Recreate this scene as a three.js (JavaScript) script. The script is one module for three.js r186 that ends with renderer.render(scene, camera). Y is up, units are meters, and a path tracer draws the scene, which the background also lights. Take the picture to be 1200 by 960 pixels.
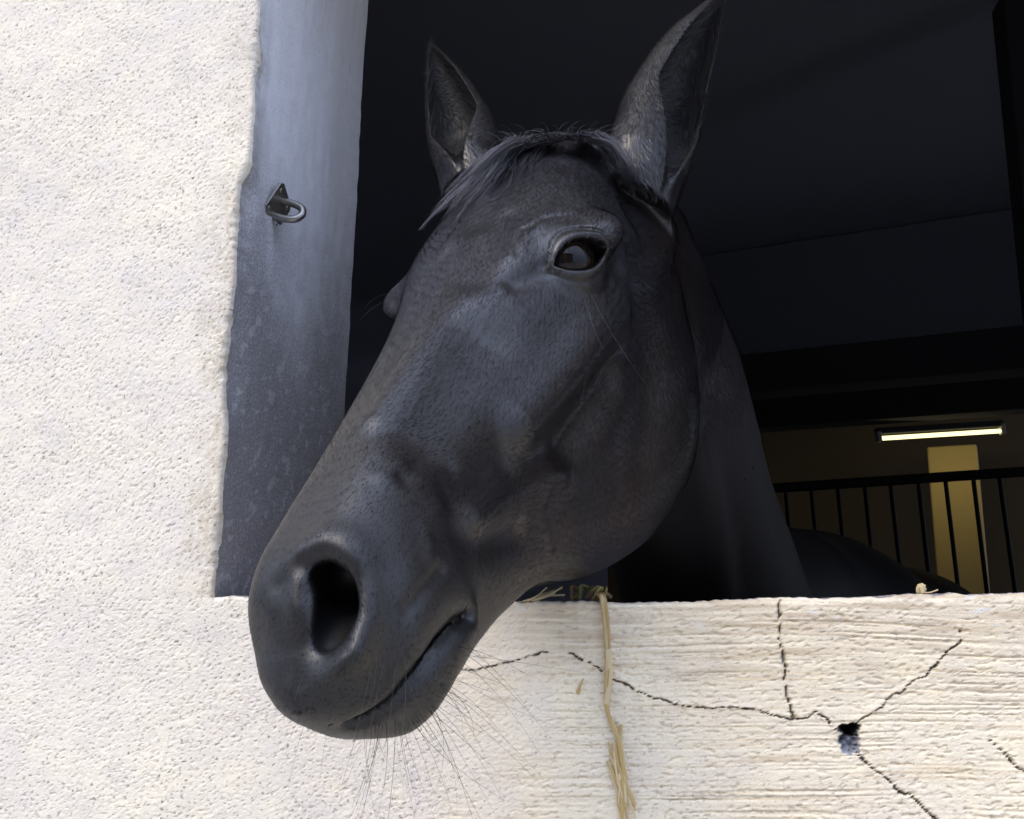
import * as THREE from 'three';
import { mergeGeometries } from 'three/addons/utils/BufferGeometryUtils.js';
import { RoundedBoxGeometry } from 'three/addons/geometries/RoundedBoxGeometry.js';

// ───────── camera, sky, sun, exposure ─────────
const scene = new THREE.Scene();
const FOCAL = 1150, PW = 1200, PH = 960;                        // photograph: focal length in its own pixels
const camera = new THREE.PerspectiveCamera(2 * Math.atan(PH / 2 / FOCAL) * 180 / Math.PI, PW / PH, 0.02, 200);
camera.rotation.order = 'YXZ';
camera.position.set(0, 1.45, 0.755);
camera.rotation.set(THREE.MathUtils.degToRad(10.7), THREE.MathUtils.degToRad(10), 0);
camera.updateMatrixWorld(true);

const SUN_DIR = new THREE.Vector3(-0.6, 1.2, 0.85).normalize();
{ // overcast sky: luminance rises towards the zenith, slightly blue, a broad brighter zone round the hidden sun
  const W = 128, H = 64, d = new Float32Array(W * H * 4);
  for (let j = 0; j < H; j++) for (let i = 0; i < W; i++) {
    const el = ((j + 0.5) / H - 0.5) * Math.PI, az = ((i + 0.5) / W - 0.5) * 2 * Math.PI;
    const dy = Math.sin(el), dx = Math.cos(el) * Math.cos(az), dz = Math.cos(el) * Math.sin(az);
    let L = 1.85 * (dy > 0 ? (1 + 2 * dy) / 3 : 1 / 3);
    const c = Math.max(0, dx * SUN_DIR.x + dy * SUN_DIR.y + dz * SUN_DIR.z);
    L *= 1 + 0.9 * Math.pow(c, 6);
    const k = (j * W + i) * 4;
    d[k] = L * 0.82; d[k + 1] = L * 0.95; d[k + 2] = L * 1.30; d[k + 3] = 1;
  }
  const t = new THREE.DataTexture(d, W, H, THREE.RGBAFormat, THREE.FloatType);
  t.mapping = THREE.EquirectangularReflectionMapping; t.magFilter = t.minFilter = THREE.LinearFilter; t.needsUpdate = true;
  scene.background = t; scene.environment = t;
}
const sun = new THREE.DirectionalLight(0xffe8c4, 1.5);
sun.position.copy(SUN_DIR).multiplyScalar(8).add(new THREE.Vector3(0, 1.4, 0)); sun.target.position.set(0, 1.4, 0);
sun.castShadow = true; sun.shadow.radius = 52; sun.shadow.mapSize.set(2048, 2048);
Object.assign(sun.shadow.camera, { left: -3, right: 3, top: 3, bottom: -3, near: 0.5, far: 20 });
scene.add(sun, sun.target);
const renderer = new THREE.WebGLRenderer({ antialias: true });
renderer.toneMapping = THREE.LinearToneMapping;
renderer.toneMappingExposure = 1.14;
renderer.shadowMap.enabled = true;

// ───────── helpers ─────────
function rng(seed) { let a = seed >>> 0; return () => { a = (a + 0x6D2B79F5) | 0; let t = Math.imul(a ^ (a >>> 15), 1 | a); t = (t + Math.imul(t ^ (t >>> 7), 61 | t)) ^ t; return ((t ^ (t >>> 14)) >>> 0) / 4294967296; }; }
const hash3 = (x, y, z) => { let h = Math.imul(x, 374761393) ^ Math.imul(y, 668265263) ^ Math.imul(z, 2147483647 - 1274126177); h = Math.imul(h ^ (h >>> 13), 1274126177); return ((h ^ (h >>> 16)) >>> 0) / 4294967296; };
const PERM = new Uint8Array(512); { const R = rng(1234), p = Array.from({ length: 256 }, (_, i) => i); for (let i = 255; i > 0; i--) { const j = Math.floor(R() * (i + 1)); [p[i], p[j]] = [p[j], p[i]]; } for (let i = 0; i < 512; i++) PERM[i] = p[i & 255]; }
const grd = (h, x, y, z) => { h &= 15; const u = h < 8 ? x : y, v = h < 4 ? y : h === 12 || h === 14 ? x : z; return ((h & 1) ? -u : u) + ((h & 2) ? -v : v); };
function vn(x, y, z = 0) {                                        // gradient noise, about -1..1
  z = z * .93 + .37; const X0 = Math.floor(x), Y0 = Math.floor(y), Z0 = Math.floor(z), fx = x - X0, fy = y - Y0, fz = z - Z0, X = X0 & 255, Y = Y0 & 255, Z = Z0 & 255;
  const u = fx * fx * fx * (fx * (fx * 6 - 15) + 10), v = fy * fy * fy * (fy * (fy * 6 - 15) + 10), w = fz * fz * fz * (fz * (fz * 6 - 15) + 10);
  const A = PERM[X] + Y, AA = PERM[A] + Z, AB = PERM[A + 1] + Z, B = PERM[X + 1] + Y, BA = PERM[B] + Z, BB = PERM[B + 1] + Z;
  const a = grd(PERM[AA], fx, fy, fz), b = grd(PERM[BA], fx - 1, fy, fz), c = grd(PERM[AB], fx, fy - 1, fz), d = grd(PERM[BB], fx - 1, fy - 1, fz), e = grd(PERM[AA + 1], fx, fy, fz - 1), f = grd(PERM[BA + 1], fx - 1, fy, fz - 1), g = grd(PERM[AB + 1], fx, fy - 1, fz - 1), h = grd(PERM[BB + 1], fx - 1, fy - 1, fz - 1);
  const p = a + (b - a) * u, q = c + (d - c) * u, r = e + (f - e) * u, t = g + (h - g) * u, m = p + (q - p) * v, n = r + (t - r) * v; return 1.35 * (m + (n - m) * w);
}
const fbm = (x, y, z, o) => { let s = 0, a = 0.5; for (let i = 0; i < o; i++) { s += a * vn(x, y, z + i * 17.3); x *= 2.03; y *= 2.03; z *= 2.03; a *= 0.5; } return s; };
const clamp = (x, a = 0, b = 1) => x < a ? a : x > b ? b : x;
const sstep = (a, b, x) => { const t = clamp((x - a) / (b - a)); return t * t * (3 - 2 * t); };
const mix = (a, b, t) => a + (b - a) * t;
function pl(pts, x) {                                             // piecewise linear table
  if (x <= pts[0][0]) return pts[0][1];
  for (let i = 1; i < pts.length; i++) if (x <= pts[i][0]) return mix(pts[i - 1][1], pts[i][1], (x - pts[i - 1][0]) / (pts[i][0] - pts[i - 1][0]));
  return pts[pts.length - 1][1];
}
const CAMM = camera.matrixWorld, CPOS = camera.position;
const rayDir = (u, v) => new THREE.Vector3((u - PW / 2) / FOCAL, -(v - PH / 2) / FOCAL, -1).transformDirection(CAMM);
const onZ = (u, v, z) => { const d = rayDir(u, v); return d.multiplyScalar((z - CPOS.z) / d.z).add(CPOS); };   // photo pixel to a plane parallel to the wall
const atZ = (u, v, Z) => new THREE.Vector3((u - PW / 2) / FOCAL * Z, -(v - PH / 2) / FOCAL * Z, -Z).applyMatrix4(CAMM);
const mat = (c, o = {}) => new THREE.MeshStandardMaterial({ color: new THREE.Color().setRGB(...c), roughness: 0.9, ...o });
function mesh(name, geo, m, parent = scene) { const o = new THREE.Mesh(geo, m); o.name = name; o.castShadow = o.receiveShadow = true; parent.add(o); return o; }
function tag(o, label, category, group) { o.userData.label = label; o.userData.category = category; if (group) o.userData.group = group; return o; }
function thing(name, label, category, pos = [0, 0, 0], group) { const o = new THREE.Group(); o.name = name; o.position.set(...pos); scene.add(o); return tag(o, label, category, group); }
function box(x0, x1, y0, y1, z0, z1) { const g = new THREE.BoxGeometry(x1 - x0, y1 - y0, z1 - z0); g.translate((x0 + x1) / 2, (y0 + y1) / 2, (z0 + z1) / 2); return g; }
function sheet(nu, nv, f, uvf) {                                  // grid surface; f(i, j) -> [x, y, z, r, g, b]
  const p = new Float32Array(nu * nv * 3), c = new Float32Array(nu * nv * 3), uv = new Float32Array(nu * nv * 2), idx = new Uint32Array((nu - 1) * (nv - 1) * 6);
  for (let j = 0; j < nv; j++) for (let i = 0; i < nu; i++) { const k = j * nu + i, q = f(i, j); p.set([q[0], q[1], q[2]], k * 3); c.set([q[3], q[4], q[5]], k * 3); uv[k * 2] = q[6] ?? q[0]; uv[k * 2 + 1] = q[7] ?? q[1]; }
  let m = 0;
  for (let j = 0; j < nv - 1; j++) for (let i = 0; i < nu - 1; i++) { const a = j * nu + i, b = a + 1, d = a + nu, e = d + 1; idx[m++] = a; idx[m++] = b; idx[m++] = e; idx[m++] = a; idx[m++] = e; idx[m++] = d; }
  const g = new THREE.BufferGeometry(); g.setAttribute('position', new THREE.BufferAttribute(p, 3)); g.setAttribute('color', new THREE.BufferAttribute(c, 3)); g.setAttribute('uv', new THREE.BufferAttribute(uv, 2)); g.setIndex(new THREE.BufferAttribute(idx, 1)); g.computeVertexNormals(); return g;
}
// ───────── the stable wall with its window opening ─────────
const DEP = 0.29, RIGHT = 0.66, TOP = 2.2;
const edgePts = [[306, -60], [304, 0], [302, 50], [298, 90], [298, 120], [293, 190], [281, 215], [277, 300], [268, 395], [263, 430], [264, 500], [258, 600], [252, 650], [249, 699]].map(([u, v]) => onZ(u, v, 0)).map((p) => [p.y, p.x]).reverse();
const innerPts = [[437, -80], [432, 0], [424, 100], [420, 200], [412, 340], [404, 478], [392, 690]].map(([u, v]) => onZ(u, v, -DEP)).map((p) => [p.y, p.x]).reverse();
const sillPts = [[249, 700], [500, 706], [780, 706], [900, 702], [1000, 700], [1200, 695]].map(([u, v]) => onZ(u, v, 0)).map((p) => [p.x, p.y]);
const XC = sillPts[0][0], YC = sillPts[0][1];
const sillY = (x) => pl(sillPts, x) + .0012 * vn(x * 60, 3.1) + .0008 * vn(x * 210, 8.1);
const edgeX = (y) => pl(edgePts, y) + .0016 * vn(y * 24, 1.7) + .0007 * fbm(y * 190, 5.2, 1, 3) - .0045 * sstep(.5, .62, vn(y * 21, 7.7)) * (.6 + .5 * vn(y * 160, 2.2));
const wl = (pts) => pts.map(([u, v]) => { const p = onZ(u, v, 0); return [p.x, p.y]; });
const CRACKS = [
  [wl([[538, 782], [560, 784], [590, 777], [625, 769], [640, 765]]), .0011], [wl([[666, 765], [690, 778], [718, 795], [760, 815], [800, 827], [835, 831], [885, 832], [900, 838], [930, 845], [946, 838], [957, 834], [970, 843], [976, 854], [986, 860]]), .0012],
  [wl([[992, 853], [1012, 843], [1040, 820], [1070, 802], [1100, 775], [1125, 752], [1127, 738]]), .0012], [wl([[1000, 880], [1025, 900], [1050, 925], [1075, 940], [1098, 960], [1130, 990]]), .0017],
  [wl([[914, 706], [915, 750], [922, 800], [930, 842]]), .0030], [wl([[1160, 868], [1200, 905], [1220, 925]]), .0012],
];
const CB = CRACKS.map(([p]) => [Math.min(...p.map((q) => q[0])) - .01, Math.max(...p.map((q) => q[0])) + .01, Math.min(...p.map((q) => q[1])) - .01, Math.max(...p.map((q) => q[1])) + .01]);
let crackLift = 0;
function crackAt(x, y) {                                            // 0..1 depth of the nearest crack
  let m = 0; crackLift = 0;
  for (let c = 0; c < CRACKS.length; c++) { const b = CB[c]; if (x < b[0] || x > b[1] || y < b[2] || y > b[3]) continue;
    const P = CRACKS[c][0], w = CRACKS[c][1] * .30 * (.5 + 1.6 * Math.max(0, vn(x * 90, y * 90, 3))), jx = x + .0007 * vn(x * 330, y * 330, 1) + .0018 * vn(x * 80, y * 80, 7), jy = y + .0007 * vn(x * 330, y * 330, 2) + .0018 * vn(x * 80, y * 80, 9);
    for (let i = 0; i < P.length - 1; i++) { const [ax, ay] = P[i], bx = P[i + 1][0] - ax, by = P[i + 1][1] - ay, h = clamp(((jx - ax) * bx + (jy - ay) * by) / (bx * bx + by * by)), d = Math.hypot(jx - ax - bx * h, jy - ay - by * h); m = Math.max(m, 1 - sstep(w * .5, w * 1.6, d)); if (d < .006) { const side = bx * (jy - ay) - by * (jx - ax) > 0 ? 1 : -.4; crackLift = Math.max(crackLift, Math.abs(side) * (1 - sstep(.0006, .0055, d)) * side); } } }
  return m;
}
const HOLE = wl([[985, 853], [1000, 849], [1008, 852], [1002, 862], [1006, 866], [1006, 880], [998, 884], [989, 882], [984, 866], [992, 862]]), HCEN = wl([[997, 866]])[0];
function holeAt(x, y) {                                             // signed distance to the broken patch
  const dx = x - HCEN[0], dy = y - HCEN[1]; if (dx * dx + dy * dy > .0016) return .02;
  const jx = x + .0012 * vn(x * 300, y * 300, 4), jy = y + .0012 * vn(x * 300, y * 300, 5); let m = 1e9, inn = false;
  for (let i = 0, j = HOLE.length - 1; i < HOLE.length; j = i++) { const [ax, ay] = HOLE[j], [cx, cy] = HOLE[i], bx = cx - ax, by = cy - ay, h = clamp(((jx - ax) * bx + (jy - ay) * by) / (bx * bx + by * by)); m = Math.min(m, Math.hypot(jx - ax - bx * h, jy - ay - by * h)); if ((ay > jy) !== (cy > jy) && jx < (cx - ax) * (jy - ay) / (cy - ay) + ax) inn = !inn; }
  return inn ? -m : m;
}
const brushW = (x, y) => sstep(-.22, -.08, x + .05 * vn(x * 14, y * 14, 2) + .03 * vn(x * 40, y * 40)) * sstep(YC + .04, YC + .015, y);
function grains(x, y, s, seed) {                                    // lumpy sand grains
  const X = x / s, Y = y / s, i0 = Math.floor(X), j0 = Math.floor(Y); let m = 0;
  for (let j = j0 - 1; j <= j0 + 1; j++) for (let i = i0 - 1; i <= i0 + 1; i++) { const hx = hash3(i, j, seed), hy = hash3(i, j, seed + 1), hr = hash3(i, j, seed + 2); const d = Math.hypot(X - i - hx, Y - j - hy), r = .25 + .55 * hr; if (d < r) { const t = 1 - (d * d) / (r * r); m = Math.max(m, Math.sqrt(t) * r * (hr > .45 ? 1 : 0)); } }
  return m;
}
function wallH(x, y) {
  const b = brushW(x, y);
  let h = .0016 * vn(x * 7, y * 7, 5) + .0005 * vn(x * 31, y * 31, 6);
  // rough cast: broken flat skin with worm-eaten pits and grains
  const rx = x + .004 * vn(x * 120, y * 120, 8), ry = y + .004 * vn(x * 120, y * 120, 9);
  const skin = fbm(rx * 210, ry * 260, 2.2, 4), pit = sstep(.02, .30, Math.abs(skin));
  const flat = sstep(-.35, .25, fbm(x * 26, y * 26, 6.6, 3));
  const lump = grains(x, y, .0046, 11) * sstep(.1, .5, fbm(x * 18, y * 18, 3.6, 2));
  let r = .0007 * skin * (1.2 - .5 * flat) + .0006 * lump + .00055 * grains(x, y, .0025, 21) - .0018 * sstep(.25, .44, fbm(x * 400, y * 360, 9.4, 2)) - .0010 * sstep(.07, .0, Math.abs(fbm(rx * 120, ry * 140, 5.5, 3))) * (1 - flat);
  // brushed coat: long broken drag marks
  const yy = y + .006 * vn(x * 4, y * 6, 3) + .0005 * vn(x * 30, y * 20, 3) - .05 * Math.max(0, x - .1) * sstep(1.44, 1.36, y);
  const l1 = .35 * vn(x * 7, yy * 260, 1) + .85 * vn(x * 7, yy * 560, 4), l2 = vn(x * 60, yy * 700, 5), on = sstep(-.3, .4, vn(x * 13, yy * 40, 12));
  let s = -.0013 * sstep(.22, .42, l1) * (.3 + .7 * on) + .00025 * l2 + .0003 * grains(x * .5, yy, .0022, 31) - .0013 * sstep(.42, .6, vn(x * 190, yy * 420, 14)) + .0002 * vn(x * 300, y * 300, 3);
  h += mix(r * .58, s * .75, b);
  const c = crackAt(x, y); h += .0011 * crackLift * (.6 + .8 * vn(x * 45, y * 45, 8)); if (c > 0) h -= .005 * c;
  const q = holeAt(x, y); if (q < .002) h -= .016 * sstep(.0012, -.0016, q) * (y > HCEN[1] + .001 ? 1.6 : .55 + .3 * vn(x * 300, y * 300, 2));
  return h;
}
const lin = (r, g, b) => [r, g, b];
function wallCol(x, y, z) {
  const b = brushW(x, y), n1 = fbm(x * 5, y * 5, 1.3, 3), n2 = fbm(x * 45, y * 45, 4.4, 3), n3 = vn(x * 420, y * 420, 6);
  let c = [mix(.81, .84, b), mix(.75, .755, b), mix(.64, .585, b)];
  let k = 1 + .10 * n1 + .09 * n2 + .05 * n3; c = c.map((v, i) => v * (k + (i === 2 ? -.06 * n2 - .05 * n1 : 0)));
  const ex = edgeX(y) - x;                                          // soiled, flaked band along the jamb
  if (ex < .06 && y > YC) { const t = sstep(.038, .0, ex + .018 * vn(x * 50, y * 30, 2)) * clamp(.5 + 1.2 * fbm(x * 210, y * 160, 4, 3)) * sstep(YC + .55, YC + .3, y + .1 * vn(0, y * 8, 3)); c = [mix(c[0], .46, t * .7), mix(c[1], .38, t * .7), mix(c[2], .26, t * .7)]; }
  const sp = sstep(.36, .52, fbm(x * 360, y * 360, 31.7, 2) + .10 * vn(x * 12, y * 12, 2)); c = c.map((v) => v * (1 - .7 * sp * (1 - .45 * b)));   // grit specks
  if (b > 0) { // grime rubbed into the drag marks, worn bluish patches and brown staining under the sill edge
    const yy = y + .006 * vn(x * 4, y * 6, 3), gr = sstep(.28, .62, vn(x * 9, (yy + .0005 * vn(x * 30, y * 20, 3) - .05 * Math.max(0, x - .1) * sstep(1.44, 1.36, y)) * 520, 4)) * b; c = c.map((v, i) => v * (1 - [.20, .25, .31][i] * gr));
    const sy = pl(sillPts, x) - y, st = b * sstep(.085, .006, sy + .04 * fbm(x * 12, y * 60, 7, 3)) * clamp(.5 + 1.2 * fbm(x * 16, y * 320, 2, 3)); c = [mix(c[0], .46, st * .7), mix(c[1], .36, st * .7), mix(c[2], .24, st * .7)];
    const wn = sstep(.30, .42, fbm(x * 60, y * 220, 17, 3)) * sstep(.035, .012, sy) * b * sstep(-.1, .3, vn(x * 14, 3.3)) * .8; c = [mix(c[0], .70, wn), mix(c[1], .69, wn), mix(c[2], .68, wn)];
  }
  const k2 = crackAt(x, y); if (k2 > 0) c = [mix(c[0], .13, k2 * .85), mix(c[1], .115, k2 * .85), mix(c[2], .10, k2 * .85)];
  const q = holeAt(x, y); if (q < .001) { const g = .30 + .14 * vn(x * 350, y * 350, 3); c = y > HCEN[1] + .001 ? [.05, .06, .06] : [g * .95, g, g * 1.15]; }
  return c;
}
function range(a, b, step, far, farStep) { const o = []; for (let x = a; x <= b + 1e-9; x += step) o.push(x); if (far !== undefined) { let x = a, s = step; const pre = []; while (x > far) { s = Math.min(farStep, s * 1.5); x = Math.max(far, x - s); pre.unshift(x); } return pre.concat(o); } return o; }
const FINE = globalThis.DRAFT ? .004 : .001;
function gritTex() {                                                // sand grit and pin holes, finer than the mesh
  const N = 1024, d = new Uint8Array(N * N * 4), A = new Float32Array(N * N).fill(.5), R = rng(515);
  for (let k = 0; k < 26000; k++) { const x = R() * N, y = R() * N, r = 1 + 3.5 * R() * R(), v = (R() < .62 ? 1 : -1.3) * (.15 + .3 * R()); for (let j = -5; j <= 5; j++) for (let i = -5; i <= 5; i++) { const t = Math.hypot(i, j * (1 + .5 * R())) / r; if (t < 1) { const q = (((Math.floor(y) + j) % N + N) % N) * N + ((Math.floor(x) + i) % N + N) % N; A[q] += v * (1 - t * t) * .7; } } }
  for (let i = 0; i < N * N; i++) { const v = 255 * clamp(A[i] + .12 * (R() - .5)); d[i * 4] = d[i * 4 + 1] = d[i * 4 + 2] = v; d[i * 4 + 3] = 255; }
  const t = new THREE.DataTexture(d, N, N); t.wrapS = t.wrapT = THREE.RepeatWrapping; t.repeat.set(4.1, 4.1); t.magFilter = THREE.LinearFilter; t.minFilter = THREE.LinearMipmapLinearFilter; t.generateMipmaps = true; t.needsUpdate = true; return t;
}
const plasterMat = new THREE.MeshStandardMaterial({ vertexColors: true, roughness: .95, bumpMap: gritTex(), bumpScale: .0007 });
const wall = thing('stable_wall', 'cream plastered stable wall with rough cast and a deep window opening', 'wall');
{ // left of the window: front, ragged corner and grey reveal in one sheet
  const ys = range(YC, 2.03, FINE); { let y = 2.03, s = FINE; while (y < TOP) { s *= 1.5; y = Math.min(TOP, y + s); ys.push(y); } }
  const nf = range(-.62, -.30, FINE, -3.2, .4).length, fr = []; { let s = 0, st = FINE; while (s < 2.8) { fr.unshift(s); st = s > .30 ? Math.min(.4, st * 1.5) : FINE; s += st; } }
  const rv = []; for (let s = .0015; s < DEP; s += FINE * 1.4) rv.push(s); rv.push(DEP);
  const nu = fr.length + rv.length;
  const front = sheet(fr.length, ys.length, (i, j) => {
    const y = ys[j], e = edgeX(y), s = fr[i], R = .0035 + .007 * sstep(.2, .8, vn(y * 24, 4.4)) + .003 * sstep(.3, .8, vn(y * 90, 9.4)) , x = e - s;
    let z = wallH(x, y); if (s < R) { const t = 1 - s / R; z = z * (1 - t) - R * (1 - Math.sqrt(Math.max(0, 1 - t * t))) * .9; } if (y - YC < .001) z = mix(0, z, 1);
    return [x, y, z, ...wallCol(x, y, z)];
  });
  const o1 = mesh('plaster_face', front, plasterMat, wall); o1.userData.label = 'rough cast cream plaster beside the window';
  const reveal = sheet(rv.length + 1, ys.length, (i, j) => {
    const y = ys[j], R = .0035 + .007 * sstep(.2, .8, vn(y * 24, 4.4)) + .003 * sstep(.3, .8, vn(y * 90, 9.4)), e = edgeX(y);
    const z0 = -R * .9, s = i === 0 ? 0 : rv[i - 1], t = s / DEP, zz = mix(z0, -DEP, t), x0 = mix(e, pl([[YC, XC], [2.1, pl(edgePts, 2.1)]], y), sstep(0, .035, s)), x1 = pl(innerPts, y) + .0008 * vn(y * 60, 3.3);
    let x = mix(x0, x1, t); const fade = sstep(0, .02, s);
    const wob = .0004 * vn(zz * 60, y * 30, 2) + .00018 * fbm(zz * 330, y * 330, 5, 2); x += wob * fade;
    // grey paint; black grime from muzzles and hands lies on the lower half in speckled patches, thinner above
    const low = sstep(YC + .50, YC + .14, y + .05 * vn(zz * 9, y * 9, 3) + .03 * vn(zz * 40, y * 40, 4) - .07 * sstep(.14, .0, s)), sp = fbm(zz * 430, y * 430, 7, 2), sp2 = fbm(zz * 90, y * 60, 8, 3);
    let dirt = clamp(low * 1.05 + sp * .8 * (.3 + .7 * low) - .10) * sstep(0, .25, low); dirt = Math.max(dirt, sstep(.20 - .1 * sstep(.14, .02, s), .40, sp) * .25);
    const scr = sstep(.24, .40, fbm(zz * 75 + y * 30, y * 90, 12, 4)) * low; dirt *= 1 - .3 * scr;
    const k = 1 + .06 * sp2 + .05 * vn(zz * 25, y * 3, 6); let c = [.83 * k, .85 * k, .91 * k]; const edge = sstep(.016, .002, s + .006 * vn(y * 120, 3.3)) * clamp(.55 + vn(y * 90, s * 200, 2)); c = [mix(c[0], .55, edge), mix(c[1], .52, edge), mix(c[2], .47, edge)];
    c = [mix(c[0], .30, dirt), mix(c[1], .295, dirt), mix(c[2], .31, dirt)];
    return [x, y, zz, ...c, zz, y];
  });
  const o2 = mesh('window_reveal', reveal, new THREE.MeshStandardMaterial({ vertexColors: true, roughness: .82 }), wall); o2.userData.label = 'grey painted window reveal, black with grime lower down';
}
{ // below the window: front, worn edge and sill top
  const FY = FINE * .75, xs = range(-.62, .30, FINE * 1.25, -3.2, .4); { let x = .30, s = FINE; while (x < 3.2) { s = Math.min(.4, s * 1.5); x = Math.min(3.2, x + s); xs.push(x); } }
  const dn = []; { let s = 0, st = FY; while (s < 1.45) { dn.unshift(s); st = s > .27 ? Math.min(.3, st * 1.5) : FY; s += st; } }
  const tp = []; for (let s = .002; s < DEP; s += s < .03 ? FINE * 1.5 : .004) tp.push(s); tp.push(DEP);
  const RR = (x) => .0035 + .004 * Math.max(0, vn(x * 40, 6.1)) + .003 * Math.max(0, vn(x * 130, 2.4));
  const g = sheet(xs.length, dn.length, (i, j) => {
    const x = xs[i], inn = x > XC, sy = inn ? sillY(x) : YC, s = dn[j], y = Math.max(0, sy - s); let z = wallH(x, y);
    if (inn) { const R = RR(x); if (s < R) { const t = 1 - s / R; z = z * (1 - t) - R * (1 - Math.sqrt(Math.max(0, 1 - t * t))) * .9; } }
    return [x, y, z, ...wallCol(x, y, z)];
  });
  const o = mesh('brushed_plaster_face', g, plasterMat, wall); o.userData.label = 'brushed cream plaster below the window, cracked, with a small broken hole';
  const xi = xs.filter((x) => x > XC);
  const t = sheet(xi.length, tp.length + 1, (i, j) => {
    const x = xi[i], R = RR(x), s = j === 0 ? 0 : tp[j - 1], t = s / DEP, n = fbm(x * 60, s * 60, 3, 3), k = .8 + .5 * n + .25 * vn(x * 300, s * 300, 2);
    return [x, sillY(x) + (s > 0 ? .0007 * vn(x * 200, s * 200, 4) - .004 * t : 0), mix(-R * .9, -DEP, t), .36 * k, .33 * k, .33 * k, x, s];
  });
  const o3 = mesh('window_sill', t, plasterMat, wall); o3.userData.label = 'worn grey top of the sill';
}
{ // masonry behind the plaster, right jamb, lintel
  const m = mat([.5, .45, .38]);
  mesh('wall_core', box(-3.2, 3.2, 0, YC - .03, -DEP + .002, -.04), m, wall);
  mesh('wall_core', box(-3.2, XC - .06, YC - .03, 3.2, -DEP + .002, -.04), m, wall);
  mesh('lintel', box(XC - .06, 3.2, TOP, 3.2, -DEP + .002, .001), m, wall);
  mesh('lintel_face', box(-3.2, XC - .06, TOP + .001, 3.2, -.04, .0), m, wall);
  mesh('window_jamb', box(RIGHT, 3.2, YC + .012, TOP, -DEP + .002, .0), m, wall);
  mesh('inner_face', box(-3.2, 3.2, 0, YC - .008, -DEP - .03, -DEP), m, wall);
}
// ───────── ground and stable interior ─────────
const struct = (name, geo, m) => { const o = mesh(name, geo, m); o.userData.kind = 'structure'; return o; };
struct('yard_ground', box(-60, 60, -.4, -.006, -60, 60), mat([.40, .38, .34]));
struct('stable_floor', box(-4, 4.2, -.3, 0, -7.5, -.1), mat([.16, .14, .12]));
struct('stable_ceiling', box(-4, 5, 3.2, 3.4, -7.5, .25), mat([.44, .46, .54]));
const darkWall = mat([.44, .46, .54]);
tag(struct('stable_back_wall', box(-4, 5, 0, 3.2, -7.5, -7.3), darkWall), 'unlit back wall of the stable', 'wall');
tag(struct('stable_side_wall', box(-4, -3.2, 0, 3.2, -7.3, 0), darkWall), 'unlit side wall of the stable behind the jamb', 'wall');
{ const g = mergeGeometries([box(3.6, 3.9, 0, 3.2, -7.3, -6.6), box(3.6, 3.9, 0, 3.2, -3.4, -.29), box(3.6, 3.9, 2.9, 3.2, -6.6, -3.4)]); tag(struct('stable_side_wall_001', g, darkWall), 'side wall of the stable with an open doorway added to let daylight in', 'wall'); }  // unseen doorway, added and sized to lift the light inside the stable
{ // unseen stable block added across the yard, shaping reflections and sky light
  const b = thing('added_barn', 'unseen brown stable block added across the yard to shape reflections', 'building', [0, 0, 8]);
  mesh('wall', box(-14, 4, 0, 5, 0, .3), mat([.20, .15, .11]), b);
  const sh = new THREE.Shape(); sh.moveTo(-.5, 5); sh.lineTo(3.4, 7.4); sh.lineTo(7.2, 5); sh.closePath();
  mesh('roof', new THREE.ExtrudeGeometry(sh, { depth: 19, bevelEnabled: false }).rotateY(-Math.PI / 2).translate(4.5, 0, 0), mat([.09, .06, .05]), b);
  for (let i = 0; i < 3; i++) mesh('door', box(-11.6 + i * 5, -10.4 + i * 5, .02, 2.3, -.04, .02), mat([.07, .10, .07]), b);
}
const yellowPaint = mat([.66, .52, .26]), darkMetal = mat([.02, .02, .022], { roughness: .5, metalness: .6 }), darkWood = mat([.06, .06, .064]);
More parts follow.
